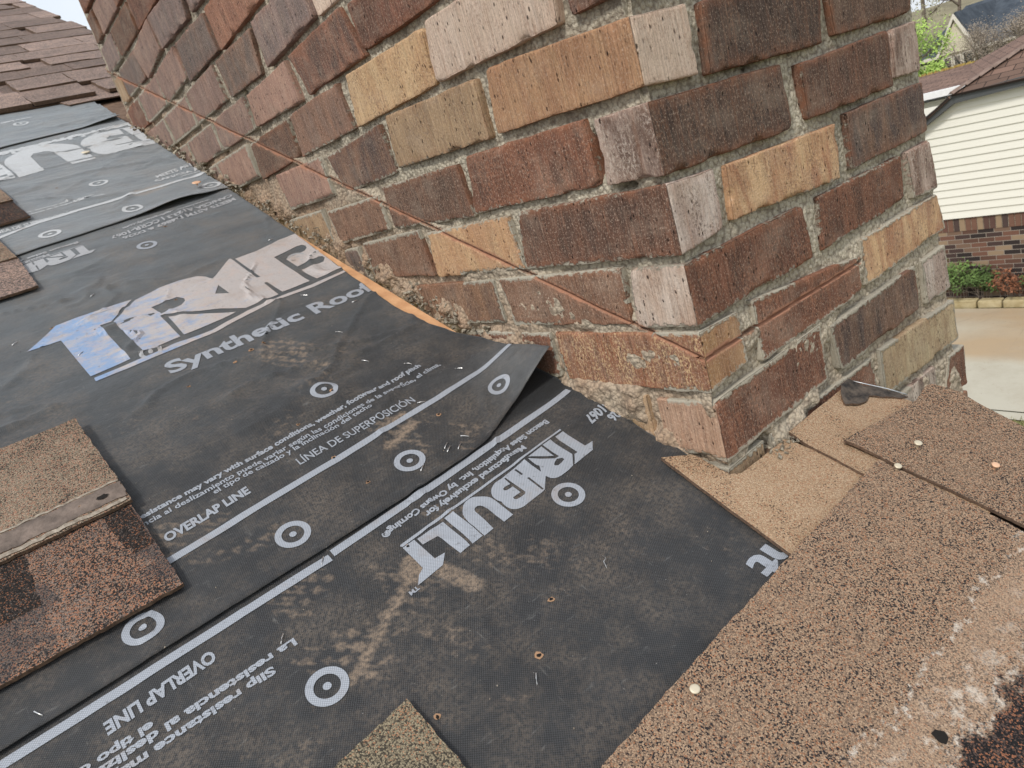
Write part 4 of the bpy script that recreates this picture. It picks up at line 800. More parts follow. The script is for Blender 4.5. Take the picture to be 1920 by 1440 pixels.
def sheet(L, label, x0, vb, vt, rx, rv, mat, xnear=-.95):
    nx = int((0 - xnear) / rx); 
    fx = np.concatenate([np.linspace(0, .25, 14)[:-1], np.linspace(.25, 1, nx)])
    fx = np.concatenate([(np.linspace(x0, xnear, 16)[:-1] - 0), np.linspace(xnear, 0, nx)])
    nvv = int((vt - .2 if L == 2 else vt - np.min(vb(np.array([x0, 0.])))) / rv)
    t = np.linspace(0, 1, nvv)
    Xf, T = np.meshgrid(fx, t, indexing='ij')
    V0 = vb(Xf); Vv = V0 + (vt - V0) * T
    edge = XE[L](Vv) + (vn(Vv * 60, 0, L, 5) - .5) * .0015
    Xs = np.where(Xf > -.12, -.12 + (Xf + .12) / .12 * (edge + .12), Xf)
    P = place(L, Xs.ravel(), Vv.ravel())
    o = mesh('underlayment_sheet', P, grid_faces(*Xf.shape)[:, ::-1], mat, uv=np.stack([Xs.ravel(), Vv.ravel()], 1), smooth=True, attrs={'tread': tread(Xs.ravel(), Vv.ravel()), 'gap_shade': (sst(.243, .256, Vv) * (1 if L == 1 else 0)).ravel(), 'greyed': (sst(-.17, -.03, Xs) * (1 - sst(.33, .42, Vv)) * (1 if L == 2 else 0)).ravel()})  # masks for the painted flap-gap shade and the painted light on the curled flap
    sm = o.modifiers.new('thickness', 'SOLIDIFY'); sm.thickness = .0005; sm.offset = -1
    if o.data.polygons[0].normal.z < 0: o.data.flip_normals()
    return tag(o, label, 'underlayment', 'overlapping underlayment sheets on the roof')
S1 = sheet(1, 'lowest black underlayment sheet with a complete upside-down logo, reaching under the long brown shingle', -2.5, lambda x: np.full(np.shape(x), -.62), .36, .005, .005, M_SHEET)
S2 = sheet(2, 'wide black underlayment sheet with large blue-stained letters and a curled corner at the chimney', -2.5, bottom2, 1.36, .005, .006, M_SHEET)
S3 = sheet(3, 'grey dusty underlayment sheet with painted sky sheen and a wavy lower hem, beside the far part of the chimney', -2.5, bottom3, 2.14, .008, .007, M_SHEET2)
S4 = sheet(4, 'pale topmost underlayment sheet, just below the shingled upper roof', -2.5, bottom4, 2.56, .012, .008, M_SHEET2)
SH = {1: S1, 2: S2, 3: S3, 4: S4}
# ---- printing: flat outlines cut on a 1 cm lattice and laid on the sheet surface
def flat_mesh(polys=None, text=None, bold=.018):
    c = bpy.data.curves.new('t', 'FONT' if text else 'CURVE')
    if text: c.body = text; c.size = 1; c.offset = bold; c.resolution_u = 3; c.fill_mode = 'BOTH'
    else:
        c.dimensions = '2D'; c.fill_mode = 'BOTH'
        for r in polys:
            s = c.splines.new('POLY'); s.points.add(len(r) - 1); s.use_cyclic_u = True
            for p, q in zip(s.points, r): p.co = (q[0], q[1], 0, 1)
    o = bpy.data.objects.new('t', c); COL.objects.link(o); dg = bpy.context.evaluated_depsgraph_get(); dg.update()
    me = bpy.data.meshes.new_from_object(o.evaluated_get(dg)); bpy.data.objects.remove(o); bpy.data.curves.remove(c)
    bm = bmesh.new(); bm.from_mesh(me); bpy.data.meshes.remove(me)
    bmesh.ops.remove_doubles(bm, verts=bm.verts, dist=1e-6)
    if not text: bmesh.ops.dissolve_limit(bm, angle_limit=.02, use_dissolve_boundaries=False, verts=bm.verts, edges=bm.edges)
    return bm
def lay(bm, L, name, fn, mat, cut=.010, clip=True, label=None, off=.00075):
    for v in bm.verts: v.co.x, v.co.y = fn(v.co.x, v.co.y); v.co.z = 0
    bmesh.ops.remove_doubles(bm, verts=bm.verts, dist=1e-6)
    if clip:   # trimmed at the cut edge of the sheet
        vs = [v.co.y for v in bm.verts]; 
        if max(v.co.x for v in bm.verts) > float(XE[L](np.array([sum(vs) / len(vs)]))[0]) - .003:
            n = 6; ys = np.linspace(min(vs), max(vs), n + 1); xe = XE[L](ys) - .0012
            for i in range(n + 1):
                bmesh.ops.bisect_plane(bm, geom=bm.verts[:] + bm.edges[:] + bm.faces[:], plane_co=(0, ys[i], 0), plane_no=(0, 1, 0))
            for i in range(n):
                fs = [f for f in bm.faces if ys[i] <= f.calc_center_median().y <= ys[i + 1]]
                g = list({v for f in fs for v in f.verts}) + list({e for f in fs for e in f.edges}) + fs
                t = Vector((xe[i + 1] - xe[i], ys[i + 1] - ys[i], 0)).normalized()
                if g: bmesh.ops.bisect_plane(bm, geom=g, plane_co=(xe[i], ys[i], 0), plane_no=(t.y, -t.x, 0))
            dead = [f for f in bm.faces if f.calc_center_median().x > np.interp(f.calc_center_median().y, ys, xe)]
            bmesh.ops.delete(bm, geom=dead, context='FACES')
            if not bm.faces: return None
    if cut:
        xs = [v.co.x for v in bm.verts]; vs = [v.co.y for v in bm.verts]
        for k in range(int(math.floor(min(xs) / cut)) + 1, int(math.ceil(max(xs) / cut))):
            bmesh.ops.bisect_plane(bm, geom=bm.verts[:] + bm.edges[:] + bm.faces[:], plane_co=(k * cut, 0, 0), plane_no=(1, 0, 0))
        for k in range(int(math.floor(min(vs) / cut)) + 1, int(math.ceil(max(vs) / cut))):
            bmesh.ops.bisect_plane(bm, geom=bm.verts[:] + bm.edges[:] + bm.faces[:], plane_co=(0, k * cut, 0), plane_no=(0, 1, 0))
    bm.verts.ensure_lookup_table()
    x = np.array([v.co.x for v in bm.verts]); y = np.array([v.co.y for v in bm.verts])
    P = place(L, x, y); nrm = np.array([0, -ST, CT])
    for v, p in zip(bm.verts, P + nrm * off): v.co = p
    for f in bm.faces: f.normal_update()
    me = bpy.data.meshes.new(name); bm.to_mesh(me)
    if len(me.polygons) and sum(p.normal.z * p.area for p in me.polygons) < 0: me.flip_normals()
    bm.free(); u = newuv(me); idx = np.zeros(len(me.loops), int); me.loops.foreach_get('vertex_index', idx)
    u.data.foreach_set('uv', np.stack([x, y], 1)[idx].ravel()); me.materials.append(mat)
    o = bpy.data.objects.new(name, me); COL.objects.link(o); o.parent = SH[L]
    if label: o['label'] = label
    return o
def text(L, s, x0, v0, x1, v1, cap, mat=None, flip=False, bold=.042, cut=0, name='printed_text'):
    """baseline runs from (x0,v0) to (x1,v1) in reading direction; cap = height of a capital"""
    bm = flat_mesh(text=s, bold=bold)
    mx = max(v.co.x for v in bm.verts); mn = min(v.co.x for v in bm.verts); W_ = mx - mn
    def fn(a, b):
        t = (a - mn) / W_; h_ = b / .73 * cap * (-1 if flip else 1)
        return x0 + (x1 - x0) * t, v0 + (v1 - v0) * t + h_
    return lay(bm, L, name, fn, mat or M_INK, cut=cut)
def ring(L, x, v, r=.0185, mat=None):
    A = [(cos(a) * r, sin(a) * r) for a in np.linspace(0, 2 * pi, 40, endpoint=False)]; B = [(a * .62, b * .62) for a, b in A]; Cc = [(a * .2, b * .2) for a, b in A]
    lay(flat_mesh(polys=[A, B, Cc]), L, 'target_mark', lambda a, b: (x + a, v + b), mat or M_INK, cut=.006)
def strip(L, pts, wd, mat=None, name='overlap_line'):
    up = [(x, v + wd / 2) for x, v in pts]; dn = [(x, v - wd / 2) for x, v in pts][::-1]
    return lay(flat_mesh(polys=[up + dn]), L, name, lambda a, b: (a, b), mat or M_INK, cut=.006)
def logo(L, au, bu, aw, bw, mat, name='printed_logo', cut=.010, sel=None):
    for i, sh in enumerate(LOGO):
        if sel is None or i in sel: lay(flat_mesh(polys=sh), L, name, lambda a, b: (au * a + bu, aw * b + bw), mat, cut=cut)
# sheet 1 (printed upside down)
strip(1, [(-1.4, .192), (-.682, .1985), (-.50, .205), (-.385, .2085)], .0098)
strip(1, [(-.381, .212), (-.30, .2185), (-.2, .2255), (-.12, .234), (-.05, .240), (-.012, .244)], .0098)
text(1, 'OVERLAP LINE', -.517, .1865, -.611, .180, .0135, flip=True)
text(1, 'Slip resistance may vary with surface conditions', -.484, .134, -.83, .130, .0085, flip=True)
text(1, 'La resistencia al deslizamiento puede variar', -.457, .1475, -.78, .142, .0085, flip=True)
text(1, 'el tipo de calzado', -.580, .1555, -.70, .153, .0085, flip=True)
text(1, 'Manufactured exclusively for', -.129, .204, -.281, .192, .0085, flip=True)
text(1, 'Beacon Sales Acquisition, Inc.  by Owens Corning\u00ae', -.075, .2215, -.331, .2005, .0085, flip=True)
text(1, 'TM', -.341, .1195, -.352, .1185, .005, flip=True)
logo(1, -1, -.07386, -1, .14147, M_INK)
text(1, 'CCRR-1067', .040, .197, -.040, .189, .0145, flip=True)
text(1, 'D4869 & D226', .070, .180, -.018, .1715, .0145, flip=True)
text(1, 'Synthetic Roof Underlayment', .72, -.070, -.090, -.0775, .034, flip=True, bold=.034, cut=.01)
ring(1, -.148, .108); ring(1, -.458, .085); ring(1, -.74, .06)
# sheet 2
strip(2, [(-1.4, .295), (-.8, .302), (-.507, .314), (-.302, .3335), (-.20, .3435), (-.10, .3495), (-.05, .3525), (-.008, .354)], .0098)
text(2, 'Slip resistance may vary with surface conditions, weather, footwear and roof pitch', -.535, .391, -.119, .425, .0085)
text(2, 'La resistencia al deslizamiento puede variar seg\u00fan las condiciones de la superficie, el clima,', -.560, .377, -.097, .409, .0085, bold=.022)
text(2, 'el tipo de calzado y la inclinaci\u00f3n del techo', -.435, .3765, -.219, .391, .0085, bold=.022)
text(2, 'OVERLAP LINE', -.501, .3405, -.404, .350, .0135); text(2, 'L\u00cdNEA DE SUPERPOSICI\u00d3N', -.341, .3555, -.172, .362, .0135, bold=.012)
for x, v in ((-.244, .272), (-.399, .26), (-.555, .25), (-.248, .464), (-.072, .293), (-.258, 1.123)): ring(2, x, v)
ring(2, -.385, .728, .016, M_INKF); ring(2, -.075, .872, .018, M_INKF)
text(2, 'Synthetic Roof', -.384, .6515, -.040, .664, .035, bold=.03, cut=.006)
for sh in BIGLOGO: lay(flat_mesh(polys=sh), 2, 'printed_logo', lambda a, b: (a, b), M_INKB, cut=.006)
text(2, 'MEETS ASTM D4869 & D226', -.036, 1.238, -.281, 1.200, .0150, mat=M_INKF, flip=True)
text(2, 'CAN/CSA A123.3 | CCRR-1067', -.032, 1.262, -.297, 1.221, .0150, mat=M_INKF, flip=True)
text(2, 'www.beaconroofingsupply.com', -.076, 1.275, -.265, 1.247, .0100, mat=M_INKF, flip=True)
text(2, 'Beacon Sales Acquisition, Inc.', -.350, 1.242, -.56, 1.222, .0100, mat=M_INKF, flip=True)
text(2, 'Manufactured exclusively for', -.406, 1.221, -.60, 1.203, .0100, mat=M_INKF, flip=True)
logo(2, -1.0293, -.3456, -.9566, 1.1655, M_INKF, cut=.012)
# sheet 3
strip(3, [(-1.4, 1.33), (-.461, 1.368), (-.384, 1.398), (-.305, 1.412), (-.213, 1.420), (-.11, 1.43), (-.02, 1.436)], .012, M_INKP)
text(3, 'MEETS ASTM D4869', -.108, 1.499, .06, 1.530, .020, mat=M_INKP); text(3, 'CAN/CSA A123.3', -.121, 1.468, .03, 1.478, .020, mat=M_INKP); text(3, 'www.beaconroofing', -.068, 1.455, .02, 1.462, .011, mat=M_INKP)
for x, v in ((-.041, 1.344), (-.216, 1.335), (-.381, 1.313), (-.22, 1.56)): ring(3, x, v, .021, M_INKP)
text(3, 'L\u00cdNEA DE SUPERPOSICI\u00d3N', -.47, 1.392, -.308, 1.403, .0165, mat=M_INKP)
text(3, 'Slip resistance may vary with surface conditions, weather, footwear and roof pitch', -.66, 1.45, -.252, 1.483, .0095, mat=M_INKP)
text(3, 'La resistencia al deslizamiento puede variar seg\u00fan las condiciones de la superficie, el clima,', -.68, 1.432, -.232, 1.468, .0095, mat=M_INKP)
text(3, 'Synthetic Roof Underlayment', .29, 2.075, -.52, 1.985, .046, mat=M_INKP, flip=True, bold=.034, cut=.015)
logo(3, -4.277, .4202, -4.619, 1.826, M_INKP, cut=.015)
ring(4, -.232, 2.266, .021, M_INKP); text(4, 'www.beaconroofing', -.19, 2.33, -.36, 2.315, .02, mat=M_INKP, flip=True)
# nail holes torn in the sheets
for i, (L, x, v) in enumerate(((2, -.377, .605), (1, -.319, .167), (1, -.258, .021), (1, -.405, .0), (2, -.299, .275), (2, -.474, .911), (2, -.275, .629), (2, -.306, .616), (2, -.254, .632), (2, -.306, .338), (2, -.168, .318), (2, -.241, .455), (1, -.306, -.014), (2, -.307, .425), (2, -.426, .858), (2, -.298, .868), (3, -.3, 1.6), (2, -.2, 1.19))):
    k = rnd.uniform(.75, 1.25); n = 9
    for nm, r0, mt, of in (('torn_rim', .0034, M_RIM, .0007), ('nail_hole', .0019, M_HOLE, .0010)):
        pts = [(cos(a) * r0 * k * rnd.uniform(.6, 1.2), sin(a) * r0 * k * rnd.uniform(.5, 1.1)) for a in np.linspace(0, 2 * pi, n, endpoint=False)]
        lay(flat_mesh(polys=[pts]), L, nm, lambda a, b: (x + a, v + b), mt, cut=0, off=of)

# ---------------------------------------------------------------- fasteners
def tube(name, pts, r, mat, parent=None, seg=6, taper=None):
    V = []; F = []; pts = [Vector(p) for p in pts]
    for i, p in enumerate(pts):
        d = (pts[min(i + 1, len(pts) - 1)] - pts[max(i - 1, 0)]).normalized(); a = d.orthogonal().normalized(); b = d.cross(a)
        rr = r * (taper[i] if taper else 1)
        for k in range(seg): V.append(p + (a * cos(2 * pi * k / seg) + b * sin(2 * pi * k / seg)) * rr)
    for i in range(len(pts) - 1):
        for k in range(seg): F.append((i * seg + k, i * seg + (k + 1) % seg, (i + 1) * seg + (k + 1) % seg, (i + 1) * seg + k))
    F += [list(range(seg))[::-1], [(len(pts) - 1) * seg + k for k in range(seg)]]
    return mesh(name, V, F, mat, parent, smooth=True)
STW = [(-.198, .263, .6, 'staple in the pair left of the flap tip, upper one'), (-.199, .256, .6, 'staple in the pair left of the flap tip, lower one'), (-.187, .251, .6, 'staple just left of the flap tip, alone beside the pair'), (-.171, .261, 2.3, 'staple standing at the wrinkled flap tip'),
 (-.241, .251, .6, 'staple touching the lower right of a round target mark'), (-.086, .382, 2.4, 'staple above the overlap line near the flap'), (-.129, .443, 2.4, 'pale staple above the word pitch'), (-.169, .354, 2.6, 'staple at the end of the Spanish overlap words'),
 (-.076, .977, 0, 'staple above the large letters near the chimney'), (-.138, .728, 2.4, 'staple under the large logo, above the letter R of Roof'), (-.089, .65, 0, 'staple below the double o of Roof'), (-.156, .585, 2.4, 'staple in the plain area below the word Roof'), (-.168, .492, 2.2, 'dull staple right of a target mark on the wide sheet'),
 (-.648, .223, 2.0, 'bright staple near the lower left hem, below the shingles'), (-.393, .21, .9, 'staple at the break of the white overlap line'), (-.323, -.029, .9, 'bright steel staple alone near the bottom shingle piece'), (-.465, .154, .9, 'staple above the upside-down Spanish words'),
 (-.528, .901, .6, 'staple left of the tip of the blue-stained letter'), (-.395, .981, .6, 'staple above the blue-stained letter T'), (-.462, .8, .6, 'staple standing on the blue-stained letter T')]
for x, v, a, lab in STW:
    L = 1 if v < float(bottom2(np.array([x]))[0]) else 2; h_ = .0052
    P = [place(L, np.array([x + cos(a) * t]), np.array([v + sin(a) * t]))[0] + np.array([0, -ST, CT]) * q for t, q in ((-h_, -.001), (-h_ * .96, .0013), (0, .0017), (h_ * .96, .0013), (h_, -.001))]
    o = tube('staple', P, .00055, M_STEEL); tag(o, 'thin ' + lab, 'staple', 'staples in the underlayment')
P = [place(1, np.array([x]), np.array([v]))[0] + np.array([0, -ST, CT]) * q for x, v, q in ((-.193, .010, .001), (-.190, .017, .003), (-.186, .018, .004), (-.184, .024, .001))]
tag(tube('bent_wire', P, .0005, M_STEEL), 'short S-bent bright wire lying on the lowest sheet', 'wire')
def nail(x, v, n, r, mat, lab, tilt=0, sub=None):
    V, F = [], []; prof = [(0, .0012), (r * .7, .0015), (r, .0009), (r * .98, .0002), (.0016, 0), (.0016, -.006)]
    c = np.array(RP(x, v, n)); e1 = np.array([1., 0, tilt]); e2 = np.array([0, CT, ST]); e3 = np.array([0, -ST, CT])
    for (q, z) in prof:
        for k in range(16): V.append(c + e1 * q * cos(k * pi / 8) + e2 * q * sin(k * pi / 8) * .92 + e3 * z)
    for i in range(len(prof) - 1):
        for k in range(16): F.append((i * 16 + k, i * 16 + (k + 1) % 16, (i + 1) * 16 + (k + 1) % 16, (i + 1) * 16 + k))
    tag(mesh('roofing_nail', V, F, mat, smooth=True), lab, 'nail', 'roofing nails left in the roof')

# ---------------------------------------------------------------- shingles
def slab(name, quad, n0, th, mat, parent=None, res=.005, rag=.0012, bow=0.0, seed=0, curl=0.0, drop=None):
    """thin asphalt piece; quad = four (x,v) corners: bottom-left, bottom-right, top-right, top-left"""
    (ax, av), (bx, bv), (cx, cv), (dx, dv) = quad
    nu = max(2, int(max(abs(bx - ax), abs(cx - dx)) / res) + 1); nw = max(2, int(max(abs(dv - av), abs(cv - bv)) / res) + 1)
    U, W_ = np.meshgrid(np.linspace(0, 1, nu), np.linspace(0, 1, nw), indexing='ij'); U, W_ = U.ravel(), W_.ravel()
    x = (ax * (1 - U) + bx * U) * (1 - W_) + (dx * (1 - U) + cx * U) * W_; v = (av * (1 - U) + bv * U) * (1 - W_) + (dv * (1 - U) + cv * U) * W_
    e = (np.minimum(U, 1 - U) < 1e-6); f = (np.minimum(W_, 1 - W_) < 1e-6)
    x = x + e * (fb(v * 180, seed, 0, 3, 2) - .5) * rag * 2 + (vn(v * 12, seed, 0, 4) - .5) * e * rag
    v = v + f * (fb(x * 180, seed, 1, 3, 2) - .5) * rag * 2 + (vn(x * 12, seed, 1, 4) - .5) * f * rag
    n = n0 + th + (fb(x * 14 + seed, v * 14, 0, 11, 2) - .5) * .0022 + bow * np.sin(U * pi) + curl * (1 - W_) ** 6 + (fb(x * 260, v * 260, seed, 8, 2) - .5) * .0006
    if drop is not None: n = n + drop(x, v)
    top = np.stack(RP(x, v, n), 1); bot = np.stack(RP(x, v, n - th), 1)
    F = grid_faces(nu, nw); k = len(top); idx = np.arange(k).reshape(nu, nw)
    rim = list(idx[:, 0]) + list(idx[-1, 1:]) + list(idx[-2::-1, -1]) + list(idx[0, -2:0:-1])
    FF = F.tolist() + [(rim[i], rim[(i + 1) % len(rim)], rim[(i + 1) % len(rim)] + k, rim[i] + k) for i in range(len(rim))]
    FF = [tuple(reversed(f)) for f in F.tolist()] and FF
    o = mesh(name, np.concatenate([top, bot]), FF + (F[:, ::-1] + k).tolist(), mat, parent, uv=np.concatenate([np.stack([x, v], 1)] * 2))
    bm = bmesh.new(); bm.from_mesh(o.data); bmesh.ops.recalc_face_normals(bm, faces=bm.faces)
    for f in bm.faces: f.material_index = 1 if abs(f.normal.dot(Vector((0, -ST, CT)))) < .5 else 0
    bm.to_mesh(o.data); bm.free(); o.data.materials.append(M_EDGE)
    return o
def shingle(label, loc, group='shingles around the chimney'):
    e = empty('shingle', RP(*loc)); tag(e, label, 'shingle', group); return e
wall_up = lambda x, v: .0
G1 = 'shingles in front of the chimney'
t = shingle('tan dusty shingle strip wrapping the near corner of the chimney foot', (.0, -.02, .004), G1)
slab('shingle_sheet', ((-.066, -.20), (.16, -.20), (.104, -.004), (-.034, .074)), .0045, .0042, G_TAN, t, seed=3) if 0 else None
# the strip wraps the chimney corner: one piece beside the wall and one in front of it
def poly_slab(name, poly, n0, th, mat, parent, seed=0, res=.006, bumpf=None):
    bm = flat_mesh(polys=[poly]); xs = [p[0] for p in poly]; vs = [p[1] for p in poly]
    k = min(xs)
    while k < max(xs): k += res; bmesh.ops.bisect_plane(bm, geom=bm.verts[:] + bm.edges[:] + bm.faces[:], plane_co=(k, 0, 0), plane_no=(1, 0, 0))
    k = min(vs)
    while k < max(vs): k += res; bmesh.ops.bisect_plane(bm, geom=bm.verts[:] + bm.edges[:] + bm.faces[:], plane_co=(0, k, 0), plane_no=(0, 1, 0))
    bmesh.ops.remove_doubles(bm, verts=bm.verts, dist=1e-5)
    ext = bmesh.ops.extrude_face_region(bm, geom=bm.faces[:]); lower = {g for g in ext['geom'] if isinstance(g, bmesh.types.BMVert)}
    vl = list(bm.verts); x = np.array([q.co.x for q in vl]); v = np.array([q.co.y for q in vl]); lo = np.array([q in lower for q in vl])
    bnd = {id(q) for e in bm.edges if len(e.link_faces) for q in ()} 
    jx = (fb(v * 150, x * 150, seed, 2, 2) - .5) * .0012
    n = n0 + th * (1 - lo) + (fb(x * 14 + seed, v * 14, 0, 11, 2) - .5) * .002
    if bumpf is not None: n = n + bumpf(x, v)
    P = np.stack(RP(x + jx, v + jx, n), 1)
    for q, p in zip(vl, P): q.co = p
    bmesh.ops.recalc_face_normals(bm, faces=bm.faces)
    for f in bm.faces: f.material_index = 1 if abs(f.normal.dot(Vector((0, -ST, CT)))) < .5 else 0
    me = bpy.data.meshes.new(name); bm.to_mesh(me); bm.free(); me.materials.append(mat); me.materials.append(M_EDGE)
    u = newuv(me); idx = np.zeros(len(me.loops), int); me.loops.foreach_get('vertex_index', idx); u.data.foreach_set('uv', np.stack([x, v], 1)[idx].ravel())
    o = bpy.data.objects.new(name, me); COL.objects.link(o); o.parent = parent; o.matrix_parent_inverse = Matrix.Translation(parent.location).inverted(); return o
poly_slab('shingle_sheet', [(-.066, -.21), (.13, -.21), (.11, -.10), (.098, -.004), (.010, -.004), (-.001, .004), (-.003, .050), (-.034, .073)], .0045, .0042, G_TAN, t, 3, .006)
t = shingle('small dusty tan shingle tucked under the black flashing against the chimney', (.15, -.05, .008), G1)
poly_slab('shingle_sheet', [(.098, -.21), (.264, -.21), (.266, -.070), (.262, -.045), (.246, -.012), (.236, -.003), (.103, -.004)], .0078, .0042, G_TA2, t, 4, .006, lambda x, v: .004 * sst(-.03, .0, v))
t = shingle('long brown granule shingle with white residue lines at the lower right', (-.1, -.2, .01), G1)
slab('shingle_sheet', ((-.75, -.62), (.129, -.62), (.131, -.096), (-.345, -.1195)), .0115, .0045, G_BRN, t, res=.006, seed=5)
t = shingle('brown and black granule shingle forming the rake edge of the roof', (.22, -.2, .012), G1)
poly_slab('shingle_sheet', [(.142, -.62), (.304, -.62), (.304, -.19), (.315, -.13), (.322, -.106), (.311, -.075), (.300, -.073), (.262, -.078), (.130, -.056), (.134, -.096), (.139, -.18)], .0125, .0036, G_BR2, t, 6, .007, lambda x, v: .003 * sst(-.12, -.07, v))
G2 = 'cut shingle ends at the left'
t = shingle('nearest cut shingle end at the left, with black and orange granules', (-.6, .33, .008), G2)
slab('shingle_sheet', ((-1.6, .262), (-.5095, .266), (-.512, .46), (-1.6, .46)), .0085, .0042, G_DKO, t, res=.006, seed=7)
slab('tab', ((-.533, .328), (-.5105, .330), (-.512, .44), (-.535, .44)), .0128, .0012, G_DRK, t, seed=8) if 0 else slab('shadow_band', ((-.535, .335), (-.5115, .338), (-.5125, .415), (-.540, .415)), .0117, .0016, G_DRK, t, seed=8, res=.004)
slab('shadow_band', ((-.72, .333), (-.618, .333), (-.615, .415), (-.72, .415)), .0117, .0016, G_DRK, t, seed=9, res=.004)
t = shingle('grey tan upper shingle end overlapping the orange one, crossed by an old sealant strip', (-.6, .5, .012), G2)
slab('shingle_sheet', ((-1.6, .404), (-.5085, .413), (-.5135, .613), (-1.6, .607)), .0140, .0040, G_GRT, t, res=.006, seed=10)
slab('sealant_strip', ((-1.6, .418), (-.5095, .424), (-.5100, .452), (-1.6, .458)), .0178, .0010, M_ADH, t, res=.004, seed=11, rag=.002)
slab('residue_line', ((-1.6, .4065), (-.512, .4155), (-.512, .421), (-1.6, .4165)), .0178, .0014, M_RES, t, res=.004, seed=12, rag=.002)
slab('residue_line', ((-1.6, .459), (-.5105, .4535), (-.5105, .4565), (-1.6, .4625)), .0178, .0008, M_RES, t, res=.004, seed=13, rag=.002)
lh = [RP(-.531 + .007 * cos(a) * rnd.uniform(.6, 1.2), .437 + .004 * sin(a) * rnd.uniform(.6, 1.2), .0202) for a in np.linspace(0, 2 * pi, 11, endpoint=False)]
mesh('torn_hole', lh, [list(range(11))], M_HOLE, t)
t = shingle('second cut shingle end up the left edge, beside the small faded logo', (-.5, 1.15, .01), G2)
slab('shingle_sheet', ((-1.6, 1.035), (-.4555, 1.066), (-.4555, 1.225), (-1.6, 1.225)), .0085, .0045, G_FAR[0], t, seed=15)
slab('upper_layer', ((-1.6, 1.20), (-.4565, 1.215), (-.468, 1.37), (-1.6, 1.37)), .0125, .004, G_GRT, t, seed=16)
t = shingle('third cut shingle end up the left edge, dark charcoal brown', (-.43, 1.5, .014), G2)
slab('shingle_sheet', ((-1.6, 1.36), (-.390, 1.423), (-.398, 1.56), (-1.6, 1.56)), .0110, .0045, G_DRK, t, seed=17)
slab('upper_layer', ((-1.6, 1.53), (-.395, 1.545), (-.404, 1.70), (-1.6, 1.70)), .0150, .004, G_GRT, t, seed=18)
t = shingle('small olive granule shingle corner poking in at the bottom of the view', (-.45, -.05, .006), G2)
slab('shingle_sheet', ((-.56, -.30), (-.409, -.30), (-.4165, .026), (-.56, .010)), .0040, .0042, G_GRN, t, res=.005, seed=19)
# flashing at the chimney front
fl = empty('chimney_flashing', RP(.2, 0, .01)); tag(fl, 'black rubbery flashing patch with a bent metal strip against the chimney front', 'flashing')
def rub(x, v):
    return .0125 + .016 * sst(-.03, .0, v) * (1 - sst(.0, .06, np.abs(x - .225))) + (fb(x * 60, v * 60, 2, 5, 3) - .5) * .008
poly_slab('rubber_patch', [(.200, -.022), (.208, -.010), (.222, -.002), (.240, -.002), (.252, -.016), (.266, -.044), (.271, -.066), (.262, -.062), (.248, -.046), (.238, -.033), (.224, -.036), (.208, -.031)], .0115, .0018, M_TAR, fl, 9, .003, lambda x, v: .008 * sst(-.020, -.003, v) + .005 * (fb(x * 110, v * 110, 2, 5, 3) - .5) + .002 * sst(-.07, -.03, v))
tube('metal_strip', [RP(.2455, -.006, .0195), RP(.254, -.020, .0175), RP(.2655, -.042, .0160), RP(.2715, -.064, .0155)], .0007, M_ZINC, fl)
for a in ((.181, -.116, .0215, .0047, M_NAILH, 'pale nail head near the rake edge, farthest from the camera'), (.129, -.118, .0205, .0044, M_NAILH, 'pale nail head on the seam between the brown shingles'), (.204, -.188, .0215, .0045, M_COPR, 'rusty orange nail head on the rake edge shingle'),
          (-.242, -.129, .0175, .0047, M_NAILH, 'yellowish nail head at the upper edge of the long brown shingle'), (-.175, 1.825, .009, .011, M_NAILH, 'yellowish nail head on the faded large letters'), (-.069, 1.35, .020, .010, M_COPR, 'orange nail head beside a target mark on the wavy hem')): nail(*a)
hp = [RP(-.138 + .0052 * cos(a) * rnd.uniform(.8, 1.2), -.276 + .0058 * sin(a) * rnd.uniform(.8, 1.2), .0178) for a in np.linspace(0, 2 * pi, 12, endpoint=False)]
mesh('torn_hole', hp, [list(range(12))], M_HOLE, [o for o in COL.objects if o.get('label', '').startswith('long brown')][0])

# crumbs of mortar and grit fallen along the joint
V, F = [], []
def chunk(c, s, sd):
    r = random.Random(sd); b = [Vector((r.gauss(0, 1), r.gauss(0, 1), r.gauss(0, .8))).normalized() * s * r.uniform(.6, 1.1) for _ in range(9)]
    bm = bmesh.new(); [bm.verts.new(q) for q in b]; h = bmesh.ops.convex_hull(bm, input=bm.verts); k = len(V); bm.verts.index_update()
    for q in bm.verts: V.append(q.co + Vector(c))
    for f in bm.faces: F.append(tuple(k + q.index for q in f.verts))
    bm.free()
for i in range(520):
    v = rnd.choice((rnd.uniform(.42, 1.3), rnd.uniform(.42, .95), rnd.uniform(1.3, 2.0))); cl = float(vn(v * 22, 0, 0, 3)); 
    if cl < .38: continue
    s = rnd.uniform(.0015, .0065) * (1 if v < 1.3 else 1.4); x = rnd.uniform(-.017, .008); chunk(RP(x, v, rnd.uniform(-.012, .012) + (.012 if x > -.004 else 0) * cl), s, i)
for i in range(60): chunk(RP(rnd.uniform(.06, .13), rnd.uniform(-.02, .0), .010), rnd.uniform(.001, .004), 900 + i)
for i in range(90):
    x = rnd.uniform(-.06, -.004) ; v = rnd.uniform(.06, .19); chunk(RP(x + .05, v, .006), rnd.uniform(.0006, .0022), 1200 + i) if x > -.03 else None
tag(mesh('mortar_crumbs', V, F, MMORT), 'loose grey mortar crumbs along the foot of the chimney wall', 'rubble', kind='stuff')
V, F = [], []
for i in range(150):
    x, v = rnd.uniform(-.7, -.03), rnd.uniform(-.2, 1.1); L = 1 if v < .2 else 2
    p = place(L, np.array([x]), np.array([v]))[0]; chunk(p + np.array([0, 0, .0006]), rnd.uniform(.0004, .0011), 3000 + i)
